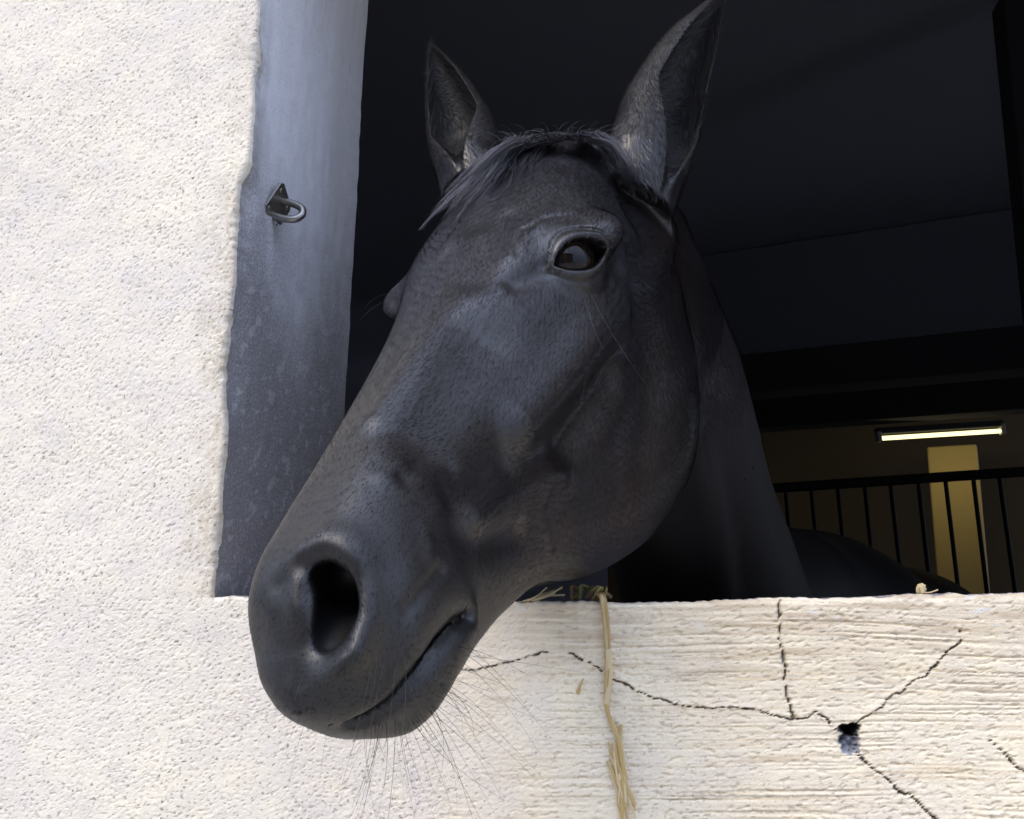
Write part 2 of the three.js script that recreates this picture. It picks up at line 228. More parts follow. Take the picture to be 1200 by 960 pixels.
{ // inside: partition with bars, pillar, passage wall, beams and lamp
  const pA = atZ(880, 574, 3.7), pB = atZ(1230, 551, 3.5), yTop = 1.45 + .43;
  const dir = pB.clone().sub(pA); dir.y = 0; const len = dir.length() * 1.25, ang = Math.atan2(-dir.z, dir.x);
  const part = thing('stall_partition', 'black metal stall partition with upright bars above boards', 'partition', [pA.x, 0, pA.z]); part.rotation.y = ang;
  const y1 = pA.y, tilt = (pB.y - pA.y) / dir.length();
  const railG = new RoundedBoxGeometry(len, .035, .035, 2, .006); railG.translate(len / 2, y1 + tilt * len / 2, 0);
  { const p = railG.attributes.position; for (let i = 0; i < p.count; i++) p.setY(i, p.getY(i) + tilt * (p.getX(i) - len / 2)); }
  mesh('top_rail', railG, darkMetal, part);
  const barG = new THREE.CylinderGeometry(.0078, .0078, .98, 10);
  for (let i = 0; i < 16; i++) { const b = mesh(i ? 'bar_' + String(i).padStart(3, '0') : 'bar', barG, darkMetal, part); const x = .05 + i * .0935; b.position.set(x, y1 + tilt * x - .49, 0); b.rotation.z = .035 + .012 * vn(i * 3.1, 2); }
  for (let k = 0; k < 4; k++) mesh(k ? 'board_00' + k : 'board', new RoundedBoxGeometry(len, .21, .04, 2, .006).translate(len / 2, y1 - 1.05 - k * .215, 0), darkWood, part);
  const zc = atZ(1122, 600, 5.0), ang2 = -.28;
  const pil = thing('yellow_pillar', 'yellow painted square pillar behind the stall bars', 'pillar', [zc.x, 0, zc.z]); pil.rotation.y = ang2;
  mesh('shaft', new RoundedBoxGeometry(.235, 2.2, .12, 2, .012).translate(0, 1.1, 0), yellowPaint, pil);
  const pw = thing('passage_wall', 'ochre plastered passage wall behind the stall bars', 'wall', [zc.x, 0, zc.z]); pw.rotation.y = ang2;
  mesh('plaster', box(-2.2, 2.6, 0, 3.15, -.95, -.8), mat([.22, .17, .11]), pw);
  const bz = atZ(1000, 470, 4.7);
  const beam = thing('ceiling_beam', 'dark timber beam above the lit tube lamp', 'beam', [bz.x, 0, bz.z]); beam.rotation.y = ang2;
  const yb = atZ(1100, 500, 4.7).y; mesh('timber', new RoundedBoxGeometry(4.6, .2, .16, 2, .01).translate(.2, yb + .11, 0), darkWood, beam);
  mesh('boarding', box(-2.1, 2.5, yb + .2, 3.19, -.03, .03), mat([.30, .31, .36]), beam);
  const b2 = thing('ceiling_beam_001', 'dark timber beam high in the stable in front of the lamp', 'beam', [bz.x, 0, bz.z + .9]); b2.rotation.y = ang2;
  mesh('timber', new RoundedBoxGeometry(4.6, .16, .18, 2, .01).translate(.2, atZ(1000, 425, 3.8).y, 0), darkWood, b2);
  // lamp
  const a = atZ(1030, 514, 4.62), b = atZ(1175, 505, 4.62), c = a.clone().add(b).multiplyScalar(.5), ld = b.clone().sub(a), ll = ld.length();
  const lamp = thing('tube_lamp', 'lit fluorescent tube lamp under the dark beam', 'lamp', c.toArray()); lamp.quaternion.setFromUnitVectors(new THREE.Vector3(1, 0, 0), ld.clone().normalize());
  mesh('housing', new RoundedBoxGeometry(ll * 1.02, .03, .05, 2, .006).translate(0, .035, -.01), mat([.05, .05, .05]), lamp);
  mesh('tube', new THREE.CapsuleGeometry(.0105, ll - .03, 6, 12).rotateZ(Math.PI / 2), new THREE.MeshStandardMaterial({ color: 0xffffff, emissive: new THREE.Color().setRGB(1, .92, .45), emissiveIntensity: 1.6, roughness: .4 }), lamp);
  for (const s of [-1, 1]) mesh('socket', new RoundedBoxGeometry(.02, .05, .036, 2, .004).translate(s * ll / 2, .008, 0), mat([.5, .5, .46]), lamp);
  const rl = new THREE.RectAreaLight(new THREE.Color().setRGB(1, .84, .42), 11, ll * .95, .03); rl.position.set(0, -.02, 0); rl.rotation.x = -Math.PI / 2 + .75; lamp.add(rl);
  const post = thing('dark_post', 'dark timber post standing in the stall beside the bars', 'post', atZ(1245, 600, 2.6).setY(0).toArray());
  mesh('timber', new RoundedBoxGeometry(.1, 3.16, .1, 2, .008).translate(.014, 1.58, 0), darkWood, post);
}
{ // ring bolt on the reveal
  const steel = mat([.30, .29, .27], { metalness: .9, roughness: .36 });
  const y = onZ(323, 243, 0).y, t = .22, zz = -.075;
  const rp = (u, v) => { const d = rayDir(u, v); let lo = .3, hi = 1.3; for (let i = 0; i < 50; i++) { const m = (lo + hi) / 2, p = CPOS.clone().addScaledVector(d, m), tt = clamp(-p.z / DEP, 0, 1), xr = mix(pl(edgePts, p.y), pl(innerPts, p.y), tt); if (p.x > xr) lo = m; else hi = m; } return CPOS.clone().addScaledVector(d, lo); };
  const c = rp(322, 243), ax = rp(340, 243).sub(c).normalize(), up = rp(322, 225).sub(c); up.addScaledVector(ax, -up.dot(ax)).normalize(); const nn = ax.clone().cross(up).normalize(); if (nn.x < 0) nn.negate();
  const M = new THREE.Matrix4().makeBasis(ax, up, ax.clone().cross(up)); const sgn = ax.clone().cross(up).dot(nn) > 0 ? 1 : -1;
  const ring = thing('ring_bolt', 'dark steel staple on a diamond plate screwed to the grey reveal', 'ring bolt', c.clone().addScaledVector(nn, .0012).toArray()); ring.quaternion.setFromRotationMatrix(M);
  const S = .026; const sh = new THREE.Shape(); const k = .003; sh.moveTo(S - k, -k); sh.lineTo(S - k, k); sh.lineTo(k, S - k); sh.lineTo(-k, S - k); sh.lineTo(-S + k, k); sh.lineTo(-S + k, -k); sh.lineTo(-k, -S + k); sh.lineTo(k, -S + k); sh.closePath();
  const plate = mesh('plate', new THREE.ExtrudeGeometry(sh, { depth: .0022, bevelEnabled: true, bevelSize: .0005, bevelThickness: .0005, bevelSegments: 2 }).translate(0, 0, sgn > 0 ? 0 : -.0022), steel, ring);
  const cv = new THREE.CatmullRomCurve3([[-.0095, 0, 0], [-.010, 0, .014], [-.007, 0, .024], [0, 0, .0275], [.007, 0, .024], [.010, 0, .014], [.0095, 0, 0]].map(([a, b, q]) => new THREE.Vector3(a, b, q * sgn)));
  mesh('staple', new THREE.TubeGeometry(cv, 40, .0036, 12).rotateZ(.75), steel, ring);
  for (const [a, b] of [[0, .0165], [0, -.0165], [.0175, 0], [-.0175, 0]]) { mesh('screw', new THREE.SphereGeometry(.0028, 12, 8, 0, Math.PI * 2, 0, Math.PI / 2).scale(1, .5, 1).rotateX(Math.PI / 2 * sgn).translate(a, b, sgn * .0026), steel, plate); }
}
// ───────── the horse: head sections (x along the head from the poll, y dorsal, half width) ─────────
const HR = [[-0.311, -0.41, -0.858], [-0.496, 0.84, -0.222], [0.811, 0.356, -0.464]], HT = [0.028, 0.2328, -0.8947];
const HEADM = new THREE.Matrix4().set(HR[0][0], HR[0][1], -HR[0][2], HT[0], HR[1][0], HR[1][1], -HR[1][2], HT[1], HR[2][0], HR[2][1], -HR[2][2], HT[2], 0, 0, 0, 1).premultiply(CAMM);
const HEADI = HEADM.clone().invert();                              // third local axis = the horse's left
const SEC = [
  [-0.06, [[-.050, 0], [-.055, .025], [-.075, .045], [-.10, .05], [-.13, .05], [-.155, .035], [-.165, .015], [-.168, 0]]],
  [-.02, [[-.008, 0], [-.012, .03], [-.032, .052], [-.065, .064], [-.10, .068], [-.14, .064], [-.17, .046], [-.185, .024], [-.19, 0]]],
  [.015, [[.012, 0], [.008, .032], [-.015, .056], [-.05, .068], [-.09, .076], [-.14, .076], [-.18, .062], [-.205, .036], [-.215, 0]]],
  [.05, [[.018, 0], [.014, .034], [-.01, .06], [-.045, .074], [-.09, .084], [-.14, .088], [-.19, .079], [-.225, .054], [-.237, .02], [-.235, 0]]],
  [.10, [[.012, 0], [.009, .036], [-.01, .066], [-.048, .082], [-.10, .089], [-.16, .094], [-.215, .089], [-.255, .066], [-.272, .03], [-.268, 0]]],
  [.15, [[.004, 0], [.002, .04], [-.013, .072], [-.036, .085], [-.07, .086], [-.12, .086], [-.18, .089], [-.24, .084], [-.283, .059], [-.294, .026], [-.288, 0]]],
  [.20, [[-.005, 0], [-.006, .035], [-.016, .061], [-.034, .078], [-.058, .082], [-.085, .081], [-.12, .078], [-.18, .075], [-.24, .066], [-.286, .045], [-.298, .02], [-.291, 0]]],
  [.25, [[-.014, 0], [-.015, .029], [-.023, .048], [-.039, .060], [-.064, .069], [-.095, .073], [-.13, .068], [-.19, .059], [-.245, .048], [-.277, .028], [-.277, 0]]],
  [.30, [[-.022, 0], [-.023, .025], [-.033, .041], [-.051, .051], [-.075, .059], [-.10, .062], [-.13, .055], [-.175, .048], [-.226, .039], [-.253, .021], [-.253, 0]]],
  [.35, [[-.029, 0], [-.030, .022], [-.040, .035], [-.057, .044], [-.08, .050], [-.105, .051], [-.13, .046], [-.165, .040], [-.2, .031], [-.217, .016], [-.217, 0]]],
  [.40, [[-.036, 0], [-.037, .020], [-.046, .031], [-.062, .039], [-.083, .044], [-.108, .045], [-.13, .042], [-.155, .037], [-.183, .028], [-.198, .014], [-.199, 0]]],
  [.45, [[-.043, 0], [-.044, .018], [-.052, .030], [-.066, .039], [-.086, .045], [-.108, .046], [-.13, .044], [-.15, .038], [-.172, .029], [-.185, .015], [-.186, 0]]],
  [.49, [[-.050, 0], [-.051, .019], [-.058, .032], [-.071, .042], [-.088, .048], [-.107, .049], [-.128, .046], [-.15, .042], [-.168, .031], [-.179, .016], [-.180, 0]]],
  [.52, [[-.058, 0], [-.059, .019], [-.065, .032], [-.076, .042], [-.091, .048], [-.108, .048], [-.13, .045], [-.15, .039], [-.164, .028], [-.172, .012], [-.173, 0]]],
  [.542, [[-.070, 0], [-.071, .016], [-.075, .028], [-.084, .038], [-.096, .043], [-.110, .043], [-.126, .040], [-.142, .034], [-.153, .022], [-.16, .01], [-.161, 0]]],
  [.558, [[-.084, 0], [-.085, .013], [-.089, .023], [-.096, .031], [-.106, .035], [-.117, .033], [-.128, .028], [-.137, .018], [-.143, .008], [-.144, 0]]],
  [.568, [[-.098, 0], [-.100, .01], [-.104, .016], [-.111, .02], [-.118, .018], [-.124, .01], [-.126, 0]]],
];
const NA = 48;                                                     // angular samples, dorsal midline to ventral midline
const secY = [], secR = [], secX = [];
function catmull(pts, n) { const out = []; const N = pts.length - 1; for (let i = 0; i <= n; i++) { const t = i / n * N, k = Math.min(N - 1, Math.floor(t)), u = t - k; const P = (q) => q < 0 ? [pts[-q][0], -pts[-q][1]] : q > N ? [pts[2 * N - q][0], -pts[2 * N - q][1]] : pts[q]; const a = P(k - 1), b = P(k), c = P(k + 1), d = P(k + 2); out.push([0, 1].map((e) => 0.5 * (2 * b[e] + (c[e] - a[e]) * u + (2 * a[e] - 5 * b[e] + 4 * c[e] - d[e]) * u * u + (3 * b[e] - a[e] - 3 * c[e] + d[e]) * u * u * u))); } return out; }
for (const [x, pts] of SEC) {
  const c = catmull(pts, 200), y0 = pts[0][0], y1 = pts[pts.length - 1][0], yc = (y0 + y1) / 2;
  const r = new Float64Array(NA + 1); let j = 0;
  const ang = c.map(([y, z]) => Math.atan2(z, y - yc)), rad = c.map(([y, z]) => Math.hypot(z, y - yc));
  for (let k = 0; k <= NA; k++) { const a = k / NA * Math.PI; while (j < c.length - 2 && ang[j + 1] < a) j++; const t = clamp((a - ang[j]) / Math.max(1e-6, ang[j + 1] - ang[j])); r[k] = mix(rad[j], rad[j + 1], t); }
  secX.push(x); secY.push(yc); secR.push(r);
}
secX.push(0.574); secY.push(-0.112); secR.push(new Float64Array(NA + 1).fill(-0.001));
// resample along x every 2 mm with a Hermite spline
const HX0 = -0.06, HDX = 0.002, HN = Math.round((0.578 - HX0) / HDX) + 1, tabY = new Float64Array(HN), tabR = new Float64Array(HN * (NA + 1));
{
  const n = secX.length;
  const herm = (get, x) => { let i = 0; while (i < n - 2 && secX[i + 1] < x) i++; const x0 = secX[i], x1 = secX[i + 1], h = x1 - x0, t = clamp((x - x0) / h); const sl = (a) => a <= 0 ? (get(1) - get(0)) / (secX[1] - secX[0]) : a >= n - 1 ? (get(n - 1) - get(n - 2)) / (secX[n - 1] - secX[n - 2]) : (get(a + 1) - get(a - 1)) / (secX[a + 1] - secX[a - 1]); const m0 = sl(i) * h, m1 = sl(i + 1) * h, t2 = t * t, t3 = t2 * t; return (2 * t3 - 3 * t2 + 1) * get(i) + (t3 - 2 * t2 + t) * m0 + (-2 * t3 + 3 * t2) * get(i + 1) + (t3 - t2) * m1; };
  for (let i = 0; i < HN; i++) { const x = HX0 + i * HDX; tabY[i] = herm((a) => secY[a], x); for (let k = 0; k <= NA; k++) tabR[i * (NA + 1) + k] = herm((a) => secR[a][k], x); }
}
function loftD(x, y, z) {
  if (z < 0 && x > .44) z *= 1 + mix(.02, .46, sstep(-.06, -.135, y)) * sstep(.45, .54, x);         // the far side of the muzzle is drawn in
  let xc = x, ex = 0; const XM = 0.576; if (x < HX0) { ex = HX0 - x; xc = HX0; } else if (x > XM) { ex = x - XM; xc = XM; }
  const fi = (xc - HX0) / HDX, i = Math.min(HN - 2, Math.floor(fi)), u = fi - i;
  const yc = tabY[i] + (tabY[i + 1] - tabY[i]) * u, dy = y - yc, rho = Math.hypot(dy, z), a = Math.atan2(Math.abs(z), dy) / Math.PI * NA, k = Math.min(NA - 1, Math.floor(a)), v = a - k;
  const o = i * (NA + 1) + k, r = mix(mix(tabR[o], tabR[o + 1], v), mix(tabR[o + NA + 1], tabR[o + NA + 2], v), u);
  const rx = (mix(tabR[o + NA + 1], tabR[o + NA + 2], v) - mix(tabR[o], tabR[o + 1], v)) / HDX, ra = (tabR[o + 1] - tabR[o]) * NA / Math.PI;
  let d = (rho - r) / Math.sqrt(1 + Math.min(rx * rx, 9) + Math.min(1, (ra / Math.max(r, 0.01)) ** 2));
  if (ex > 0) d = d > 0 ? Math.hypot(d, ex) : Math.max(d, ex);
  return d;
}
const smin = (a, b, k) => { const h = Math.max(k - Math.abs(a - b), 0) / k; return Math.min(a, b) - h * h * k * 0.25; };
const smax = (a, b, k) => -smin(-a, -b, k);
function ell(x, y, z, c, r) { const X = (x - c[0]) / r[0], Y = (y - c[1]) / r[1], Z = (z - c[2]) / r[2], k0 = Math.hypot(X, Y, Z), k1 = Math.hypot(X / r[0], Y / r[1], Z / r[2]); return k1 < 1e-9 ? -Math.min(...r) : k0 * (k0 - 1) / k1; }
function cap(x, y, z, a, b, ra, rb) { const bx = b[0] - a[0], by = b[1] - a[1], bz = b[2] - a[2], px = x - a[0], py = y - a[1], pz = z - a[2]; const h = clamp((px * bx + py * by + pz * bz) / (bx * bx + by * by + bz * bz)); return Math.hypot(px - bx * h, py - by * h, pz - bz * h) - (ra + (rb - ra) * h); }
const L = (p) => p.clone().applyMatrix4(HEADI).toArray();          // world to head space
const px = (u, v, Z) => L(atZ(u, v, Z));
const dirL = (x, y, z) => new THREE.Vector3(x, y, z).transformDirection(CAMM).transformDirection(HEADI);   // camera axes to head axes
const bump = (d, c, r, h) => d - h * Math.exp(-c / (r * r));
// neck and trunk as joint chains
const crest = [[[-.02, -.085, 0], .05], [px(735, 285, .99), .058], [px(775, 430, 1.06), .073], [px(806, 575, 1.2), .086], [px(858, 722, 1.43), .112], [px(915, 712, 1.7), .14], [px(955, 735, 2.0), .15]];
const throat = [[[.03, -.16, 0], .05], [px(765, 520, 1.05), .06], [px(800, 620, 1.15), .066], [px(826, 715, 1.27), .082], [px(850, 850, 1.45), .12], [px(900, 900, 1.8), .17]];
const w1 = atZ(955, 640, 1.95), w2 = atZ(1045, 664, 3.0); w1.y -= .31; w2.y -= .33;
const tr1 = L(w1), tr2 = L(w2);
const legs = []; { const f = w2.clone().sub(w1).setY(0).normalize(), s = new THREE.Vector3(-f.z, 0, f.x);
  for (const q of [1, -1]) {
    const a = w1.clone().addScaledVector(s, .13 * q).addScaledVector(f, .05); legs.push([[L(a.clone().setY(1.1)), .12], [L(a.clone().setY(.85)), .085], [L(a.clone().addScaledVector(f, -.02).setY(.47)), .048], [L(a.clone().setY(.42)), .036], [L(a.clone().setY(.17)), .034], [L(a.clone().addScaledVector(f, -.05).setY(.05)), .05]]);
    const b = w2.clone().addScaledVector(s, .14 * q).addScaledVector(f, .12); legs.push([[L(b.clone().setY(1.15)), .17], [L(b.clone().addScaledVector(f, -.08).setY(.8)), .1], [L(b.clone().addScaledVector(f, .13).setY(.55)), .052], [L(b.clone().addScaledVector(f, .11).setY(.45)), .04], [L(b.clone().addScaledVector(f, .08).setY(.17)), .036], [L(b.clone().addScaledVector(f, .03).setY(.05)), .052]]);
  } }
function chain(x, y, z, ch) { let d = 9; for (let i = 0; i < ch.length - 1; i++) d = Math.min(d, cap(x, y, z, ch[i][0], ch[i + 1][0], ch[i][1], ch[i + 1][1])); return d; }
const RIDGE = [];
function trunkD(x, y, z, withLegs) {
  let b = cap(x, y, z, tr1, tr2, .29, .33);
  if (withLegs) for (const l of legs) b = smin(b, chain(x, y, z, l), .06);
  let d = smin(smin(chain(x, y, z, crest), chain(x, y, z, throat), .13), b, .16);
  if (RIDGE.length && d < .06) d = smin(d, chain(x, y, z, RIDGE), .022);
  return d;
}
// ears
function earFrame(base, tip, open, ws) { const a = new THREE.Vector3(...tip).sub(new THREE.Vector3(...base)), len = a.length(); a.normalize(); const o = open.clone().addScaledVector(a, -open.dot(a)).normalize(), s = a.clone().cross(o); return { b: base, a, o, s, len, ws }; }
const EARS = [earFrame(px(753, 205, .885), px(848, -10, .935), dirL(.74, .15, .65), 1), earFrame(px(551, 200, .945), px(505, 52, 1.02), dirL(-.30, 0, .93), .80)];
const EW = [[-.25, .036], [-.1, .039], [0, .041], [.15, .042], [.35, .041], [.55, .034], [.72, .0255], [.86, .0155], [.95, .0075], [1, .001], [1.1, -.01]];
function earD(x, y, z, E) {
  const dx = x - E.b[0], dy = y - E.b[1], dz = z - E.b[2], t = (dx * E.a.x + dy * E.a.y + dz * E.a.z) / E.len;
  if (t < -.7 || t > 1.5) return .08;
  const po = dx * E.o.x + dy * E.o.y + dz * E.o.z + .010 * Math.sin(t * 3.1), ps = dx * E.s.x + dy * E.s.y + dz * E.s.z, w = spl(EW, t) * E.ws;
  let d = (Math.hypot(po / .85, ps) - w) * .8; if (t > 1) d = Math.max(d, (t - 1) * E.len); if (t < -.12) d = Math.max(d, (-.12 - t) * E.len);
  const gg = sstep(-.12, .42, t), h = (Math.hypot((po - (.26 + .62 * (1 - gg)) * w) / .95, ps) - (.90 * w * (.12 + .88 * gg) - .0022)) * .85, hh = h;
  return smax(d, -hh, .0035);
}
function spl(p, x) { let i = 0; while (i < p.length - 2 && p[i + 1][0] < x) i++; const a = p[Math.max(0, i - 1)], b = p[i], c = p[i + 1], e = p[Math.min(p.length - 1, i + 2)], h = c[0] - b[0], t = clamp((x - b[0]) / h), m0 = (c[1] - a[1]) / Math.max(1e-6, c[0] - a[0]) * h, m1 = (e[1] - b[1]) / Math.max(1e-6, e[0] - b[0]) * h, t2 = t * t, t3 = t2 * t; return (2 * t3 - 3 * t2 + 1) * b[1] + (t3 - 2 * t2 + t) * m0 + (3 * t2 - 2 * t3) * c[1] + (t3 - t2) * m1; }
function baseD(x, y, z) {
  let d = loftD(x, y, z);
  if (x < .2) { const n = trunkD(x, y, z, false); d = smin(d, n, .03); }
  return d;
}
function cast(u, v, f = baseD, z0 = .3) { const d = rayDir(u, v), p = CPOS.clone().addScaledVector(d, z0), s = dirL(0, 0, 0); let q; for (let i = 0; i < 300; i++) { q = L(p); const e = f(...q); if (e < 2e-4) break; p.addScaledVector(d, Math.min(e * .6, .02)); } return q; }
function grad(f, x, y, z, e = .0015) { const g = [f(x + e, y, z) - f(x - e, y, z), f(x, y + e, z) - f(x, y - e, z), f(x, y, z + e) - f(x, y, z - e)], l = Math.hypot(...g) || 1; return [g[0] / l, g[1] / l, g[2] / l, l / (2 * e)]; }
// ───────── anatomy placed on the base surface ─────────
const V3 = (a) => new THREE.Vector3(...a);
const P3 = (u, v) => cast(u, v);
function line(pts, r, h, r2 = r) { const P = pts.map(([u, v]) => P3(u, v)); const c = [0, 1, 2].map((i) => P.reduce((s, p) => s + p[i], 0) / P.length); const R = Math.max(...P.map((p) => Math.hypot(p[0] - c[0], p[1] - c[1], p[2] - c[2]))) + 2.6 * Math.max(r, r2); return { P, r, r2, h, c, R }; }
const FEAT = [];
const add = (pts, r, h, r2) => FEAT.push(line(pts, r, h, r2));
// facial crest and the hollow behind it, cheek muscle
add([[722, 360], [692, 402], [655, 448], [612, 494]], .020, .0115, .015);
add([[714, 446], [688, 488], [660, 524]], .019, -.0080, .015);
add([[565, 395], [528, 450], [490, 505]], .021, -.0072);
add([[548, 285], [515, 350], [480, 420], [436, 490]], .014, .0038);
add([[656, 552], [624, 566], [588, 588], [560, 612]], .013, .0056);
add([[606, 626], [566, 632], [540, 622]], .011, -.0040);
add([[642, 560], [634, 600], [646, 645]], .005, .0007);
add([[520, 590], [500, 620], [505, 650]], .006, .0010);
add([[474, 558], [490, 546], [510, 541], [530, 545]], .0055, -.0030);
add([[452, 560], [466, 551], [476, 546]], .007, .0016);
add([[590, 540], [560, 560], [530, 575]], .013, -.0035);
// brow, temple, forehead
add([[606, 300], [620, 272], [650, 254], [690, 254], [722, 280]], .015, .0024);
add([[738, 222], [744, 250]], .020, -.0090);
add([[728, 318], [755, 325], [778, 305], [785, 270]], .012, .0055);
add([[757, 390], [762, 450], [750, 520]], .03, -.004);
add([[572, 230], [550, 260], [524, 294]], .010, .0042);
add([[594, 252], [578, 285], [556, 326]], .013, -.0032);
add([[618, 270], [638, 258], [668, 255], [695, 261]], .0026, -.0012);
add([[626, 280], [645, 266], [670, 262]], .0022, -.0008);
add([[606, 300], [604, 284], [613, 268]], .0026, -.0010);
add([[640, 316], [622, 326], [604, 331]], .007, -.0050);
// neck muscle edge
RIDGE.push(...[[808, 505], [818, 550], [830, 600], [839, 650], [845, 700], [850, 760]].map(([u, v]) => { const p = V3(cast(u, v, (x, y, z) => trunkD(x, y, z, false))); p.addScaledVector(p.clone().sub(V3(L(CPOS))).normalize(), .010); return [p.toArray(), .0110]; }));
// nostril rim and wing, muzzle
add([[356, 650], [376, 636], [402, 640], [422, 660], [432, 692], [430, 730], [414, 764]], .0120, .0044);
add([[340, 722], [343, 700], [350, 682], [360, 668]], .0070, .0020);
add([[366, 694], [367, 726], [368, 756]], .011, -.0075);
add([[398, 776], [414, 768]], .010, .004);
add([[328, 690], [332, 730], [344, 770], [352, 800]], .009, -.0024);
add([[318, 650], [308, 690], [310, 715]], .014, .002);
add([[300, 748], [312, 756], [330, 764]], .016, -.0065);
add([[515, 668], [495, 692], [478, 715]], .0045, -.0020);
add([[535, 690], [510, 712], [488, 740]], .014, .0034);
add([[440, 680], [447, 730], [432, 780]], .016, -.0055);
add([[546, 722], [532, 732], [512, 756], [490, 790], [458, 828], [428, 846]], .0060, -.0045);
add([[545, 742], [530, 770], [512, 808], [480, 846]], .014, .0055);
add([[553, 716], [552, 735]], .007, .0025);
function featD(x, y, z) {
  let s = 0;
  for (const F of FEAT) {
    const ex = x - F.c[0], ey = y - F.c[1], ez = z - F.c[2]; if (ex * ex + ey * ey + ez * ez > F.R * F.R) continue;
    let m = 1e9; const n = F.P.length;
    for (let i = 0; i < n - 1; i++) { const a = F.P[i], b = F.P[i + 1], bx = b[0] - a[0], by = b[1] - a[1], bz = b[2] - a[2], qx = x - a[0], qy = y - a[1], qz = z - a[2], h = clamp((qx * bx + qy * by + qz * bz) / (bx * bx + by * by + bz * bz)), rr = F.r + (F.r2 - F.r) * (i + h) / (n - 1); const e = ((qx - bx * h) ** 2 + (qy - by * h) ** 2 + (qz - bz * h) ** 2) / (rr * rr); if (e < m) m = e; }
    if (m < 6.5) s += F.h * Math.exp(-m);
  }
  return s;
}
// eye frame
const eyeP = V3(P3(675, 303)), eyeN0 = V3(grad(baseD, ...eyeP.toArray(), .012)), eyeView = V3(L(CPOS)).sub(eyeP).normalize();
const eyeN = eyeN0.clone().multiplyScalar(.75).addScaledVector(eyeView, .25).normalize();
const eyeU = V3(P3(712, 302)).sub(V3(P3(636, 311))); eyeU.addScaledVector(eyeN, -eyeU.dot(eyeN)).normalize();
const eyeV = eyeN.clone().cross(eyeU).normalize(); if (eyeV.dot(dirL(0, 1, 0)) < 0) eyeV.negate();
const ER = .0215, eyeC = eyeP.clone().addScaledVector(eyeN, -.0145);
const EA = .0216;                                                   // half length of the opening
function almond(u, v) { const t = clamp(Math.abs(u) / EA, 0, 1.2), k = Math.max(0, 1 - t * t), up = .0113 * Math.pow(k, u < 0 ? .7 : .6), dn = .0122 * Math.pow(k, u < 0 ? .85 : .65), vv = v - .0012 + (u < 0 ? 0.0035 * t * t : 0); return (vv > 0 ? vv - up : -vv - dn) + (t > 1 ? (t - 1) * EA : 0); }
function eyeCarve(d, x, y, z) {
  const dx = x - eyeC.x, dy = y - eyeC.y, dz = z - eyeC.z, r = Math.hypot(dx, dy, dz); if (r > .055) return d;
  const u = dx * eyeU.x + dy * eyeU.y + dz * eyeU.z, v = dx * eyeV.x + dy * eyeV.y + dz * eyeV.z, n = dx * eyeN.x + dy * eyeN.y + dz * eyeN.z;
  const al = almond(u, v);
  d = smin(d, r - (ER + .0042), .012);                              // lids bulge over the ball
  if (n > 0) {
    const rim = Math.exp(-(((al - .0035) / .0028) ** 2)) * (r < .036 ? 1 : 0); d -= .0012 * rim;
    const crU = Math.exp(-(((al - (v > 0 ? .0085 : .0075)) / .0016) ** 2)); d += (v > 0 ? .0018 : .0009) * crU * sstep(.03, .02, Math.abs(u));
    d = smax(d, -Math.max(al, r - .05, -n + .004), .0016);
  }
  return d;
}
// nostril: a bent tunnel running up into the nose
const nosA = [[356, 664], [373, 668], [387, 687], [391, 716], [383, 744], [368, 762]].map(([u, v]) => V3(P3(u, v)));
const nosIn = nosA[2].clone().sub(V3(L(CPOS))).normalize().multiplyScalar(.8).add(V3([-.5, -.05, 0])).normalize();
const nosD = nosA[2].clone().lerp(nosA[3], .5).addScaledVector(nosIn, .040);
const NOS = nosA.map((p, i) => { const out = V3(grad(baseD, ...p.toArray(), .006)); return [p.clone().addScaledVector(out, .003).toArray(), p.clone().addScaledVector(out, -.010).lerp(nosD, .12).toArray(), [.0036, .0066, .0084, .0090, .0078, .0050][i]]; });
const NOSD = nosD.toArray();
function nostrilCarve(d, x, y, z) {
  if (x < .4 || z < -.03) return d;
  let c = 9; const D = NOSD;
  for (let i = 0; i < NOS.length - 1; i++) c = smin(c, cap(x, y, z, NOS[i][0], NOS[i + 1][0], NOS[i][2], NOS[i + 1][2]), .006);
  for (let i = 0; i < NOS.length; i++) c = smin(c, cap(x, y, z, NOS[i][1], D, NOS[i][2], .009), .008);
  return smax(d, -c, .012);
}
// mouth: a thin slit under the rounded upper lip
const MOUTH = [[547, 722], [532, 732], [512, 757], [490, 790], [460, 827], [430, 846], [410, 851]].map(([u, v]) => { const p = V3(P3(u, v)), n = V3(grad(baseD, ...p.toArray(), .006)); return [p.clone().addScaledVector(n, .006).toArray(), p.clone().addScaledVector(n, -.010).toArray()]; });
const MSEG = []; for (let i = 0; i < MOUTH.length - 1; i++) for (const k of [0, 1, 2, 3, 4]) { const t = k / 4; MSEG.push([[0, 1, 2].map((e) => mix(MOUTH[i][0][e], MOUTH[i][1][e], t)), [0, 1, 2].map((e) => mix(MOUTH[i + 1][0][e], MOUTH[i + 1][1][e], t))]); }
function mouthCarve(d, x, y, z) {
  if (x < .4 || y > -.07) return d; let c = 9;
  for (const [a, b] of MSEG) c = Math.min(c, cap(x, y, z, a, b, .0016, .0016));
  return smax(d, -c, .006);
}
function headD(x, y, z) {
  let d = baseD(x, y, z);
  if (x > .1 && x < .27) d = smin(d, ell(x, y, Math.abs(z), [.181, -.041, .084], [.024, .015, .022]), .014);
  if (x < .14) { for (const E of EARS) d = smin(d, earD(x, y, z, E), .014); }
  if (d > .03) return d;
  if (d < -.03) return mouthCarve(nostrilCarve(d, x, y, z), x, y, z);
  d -= featD(x, y, z);
  d = eyeCarve(d, x, y, z);
  d = nostrilCarve(d, x, y, z);
  d = mouthCarve(d, x, y, z);
  return d;
}
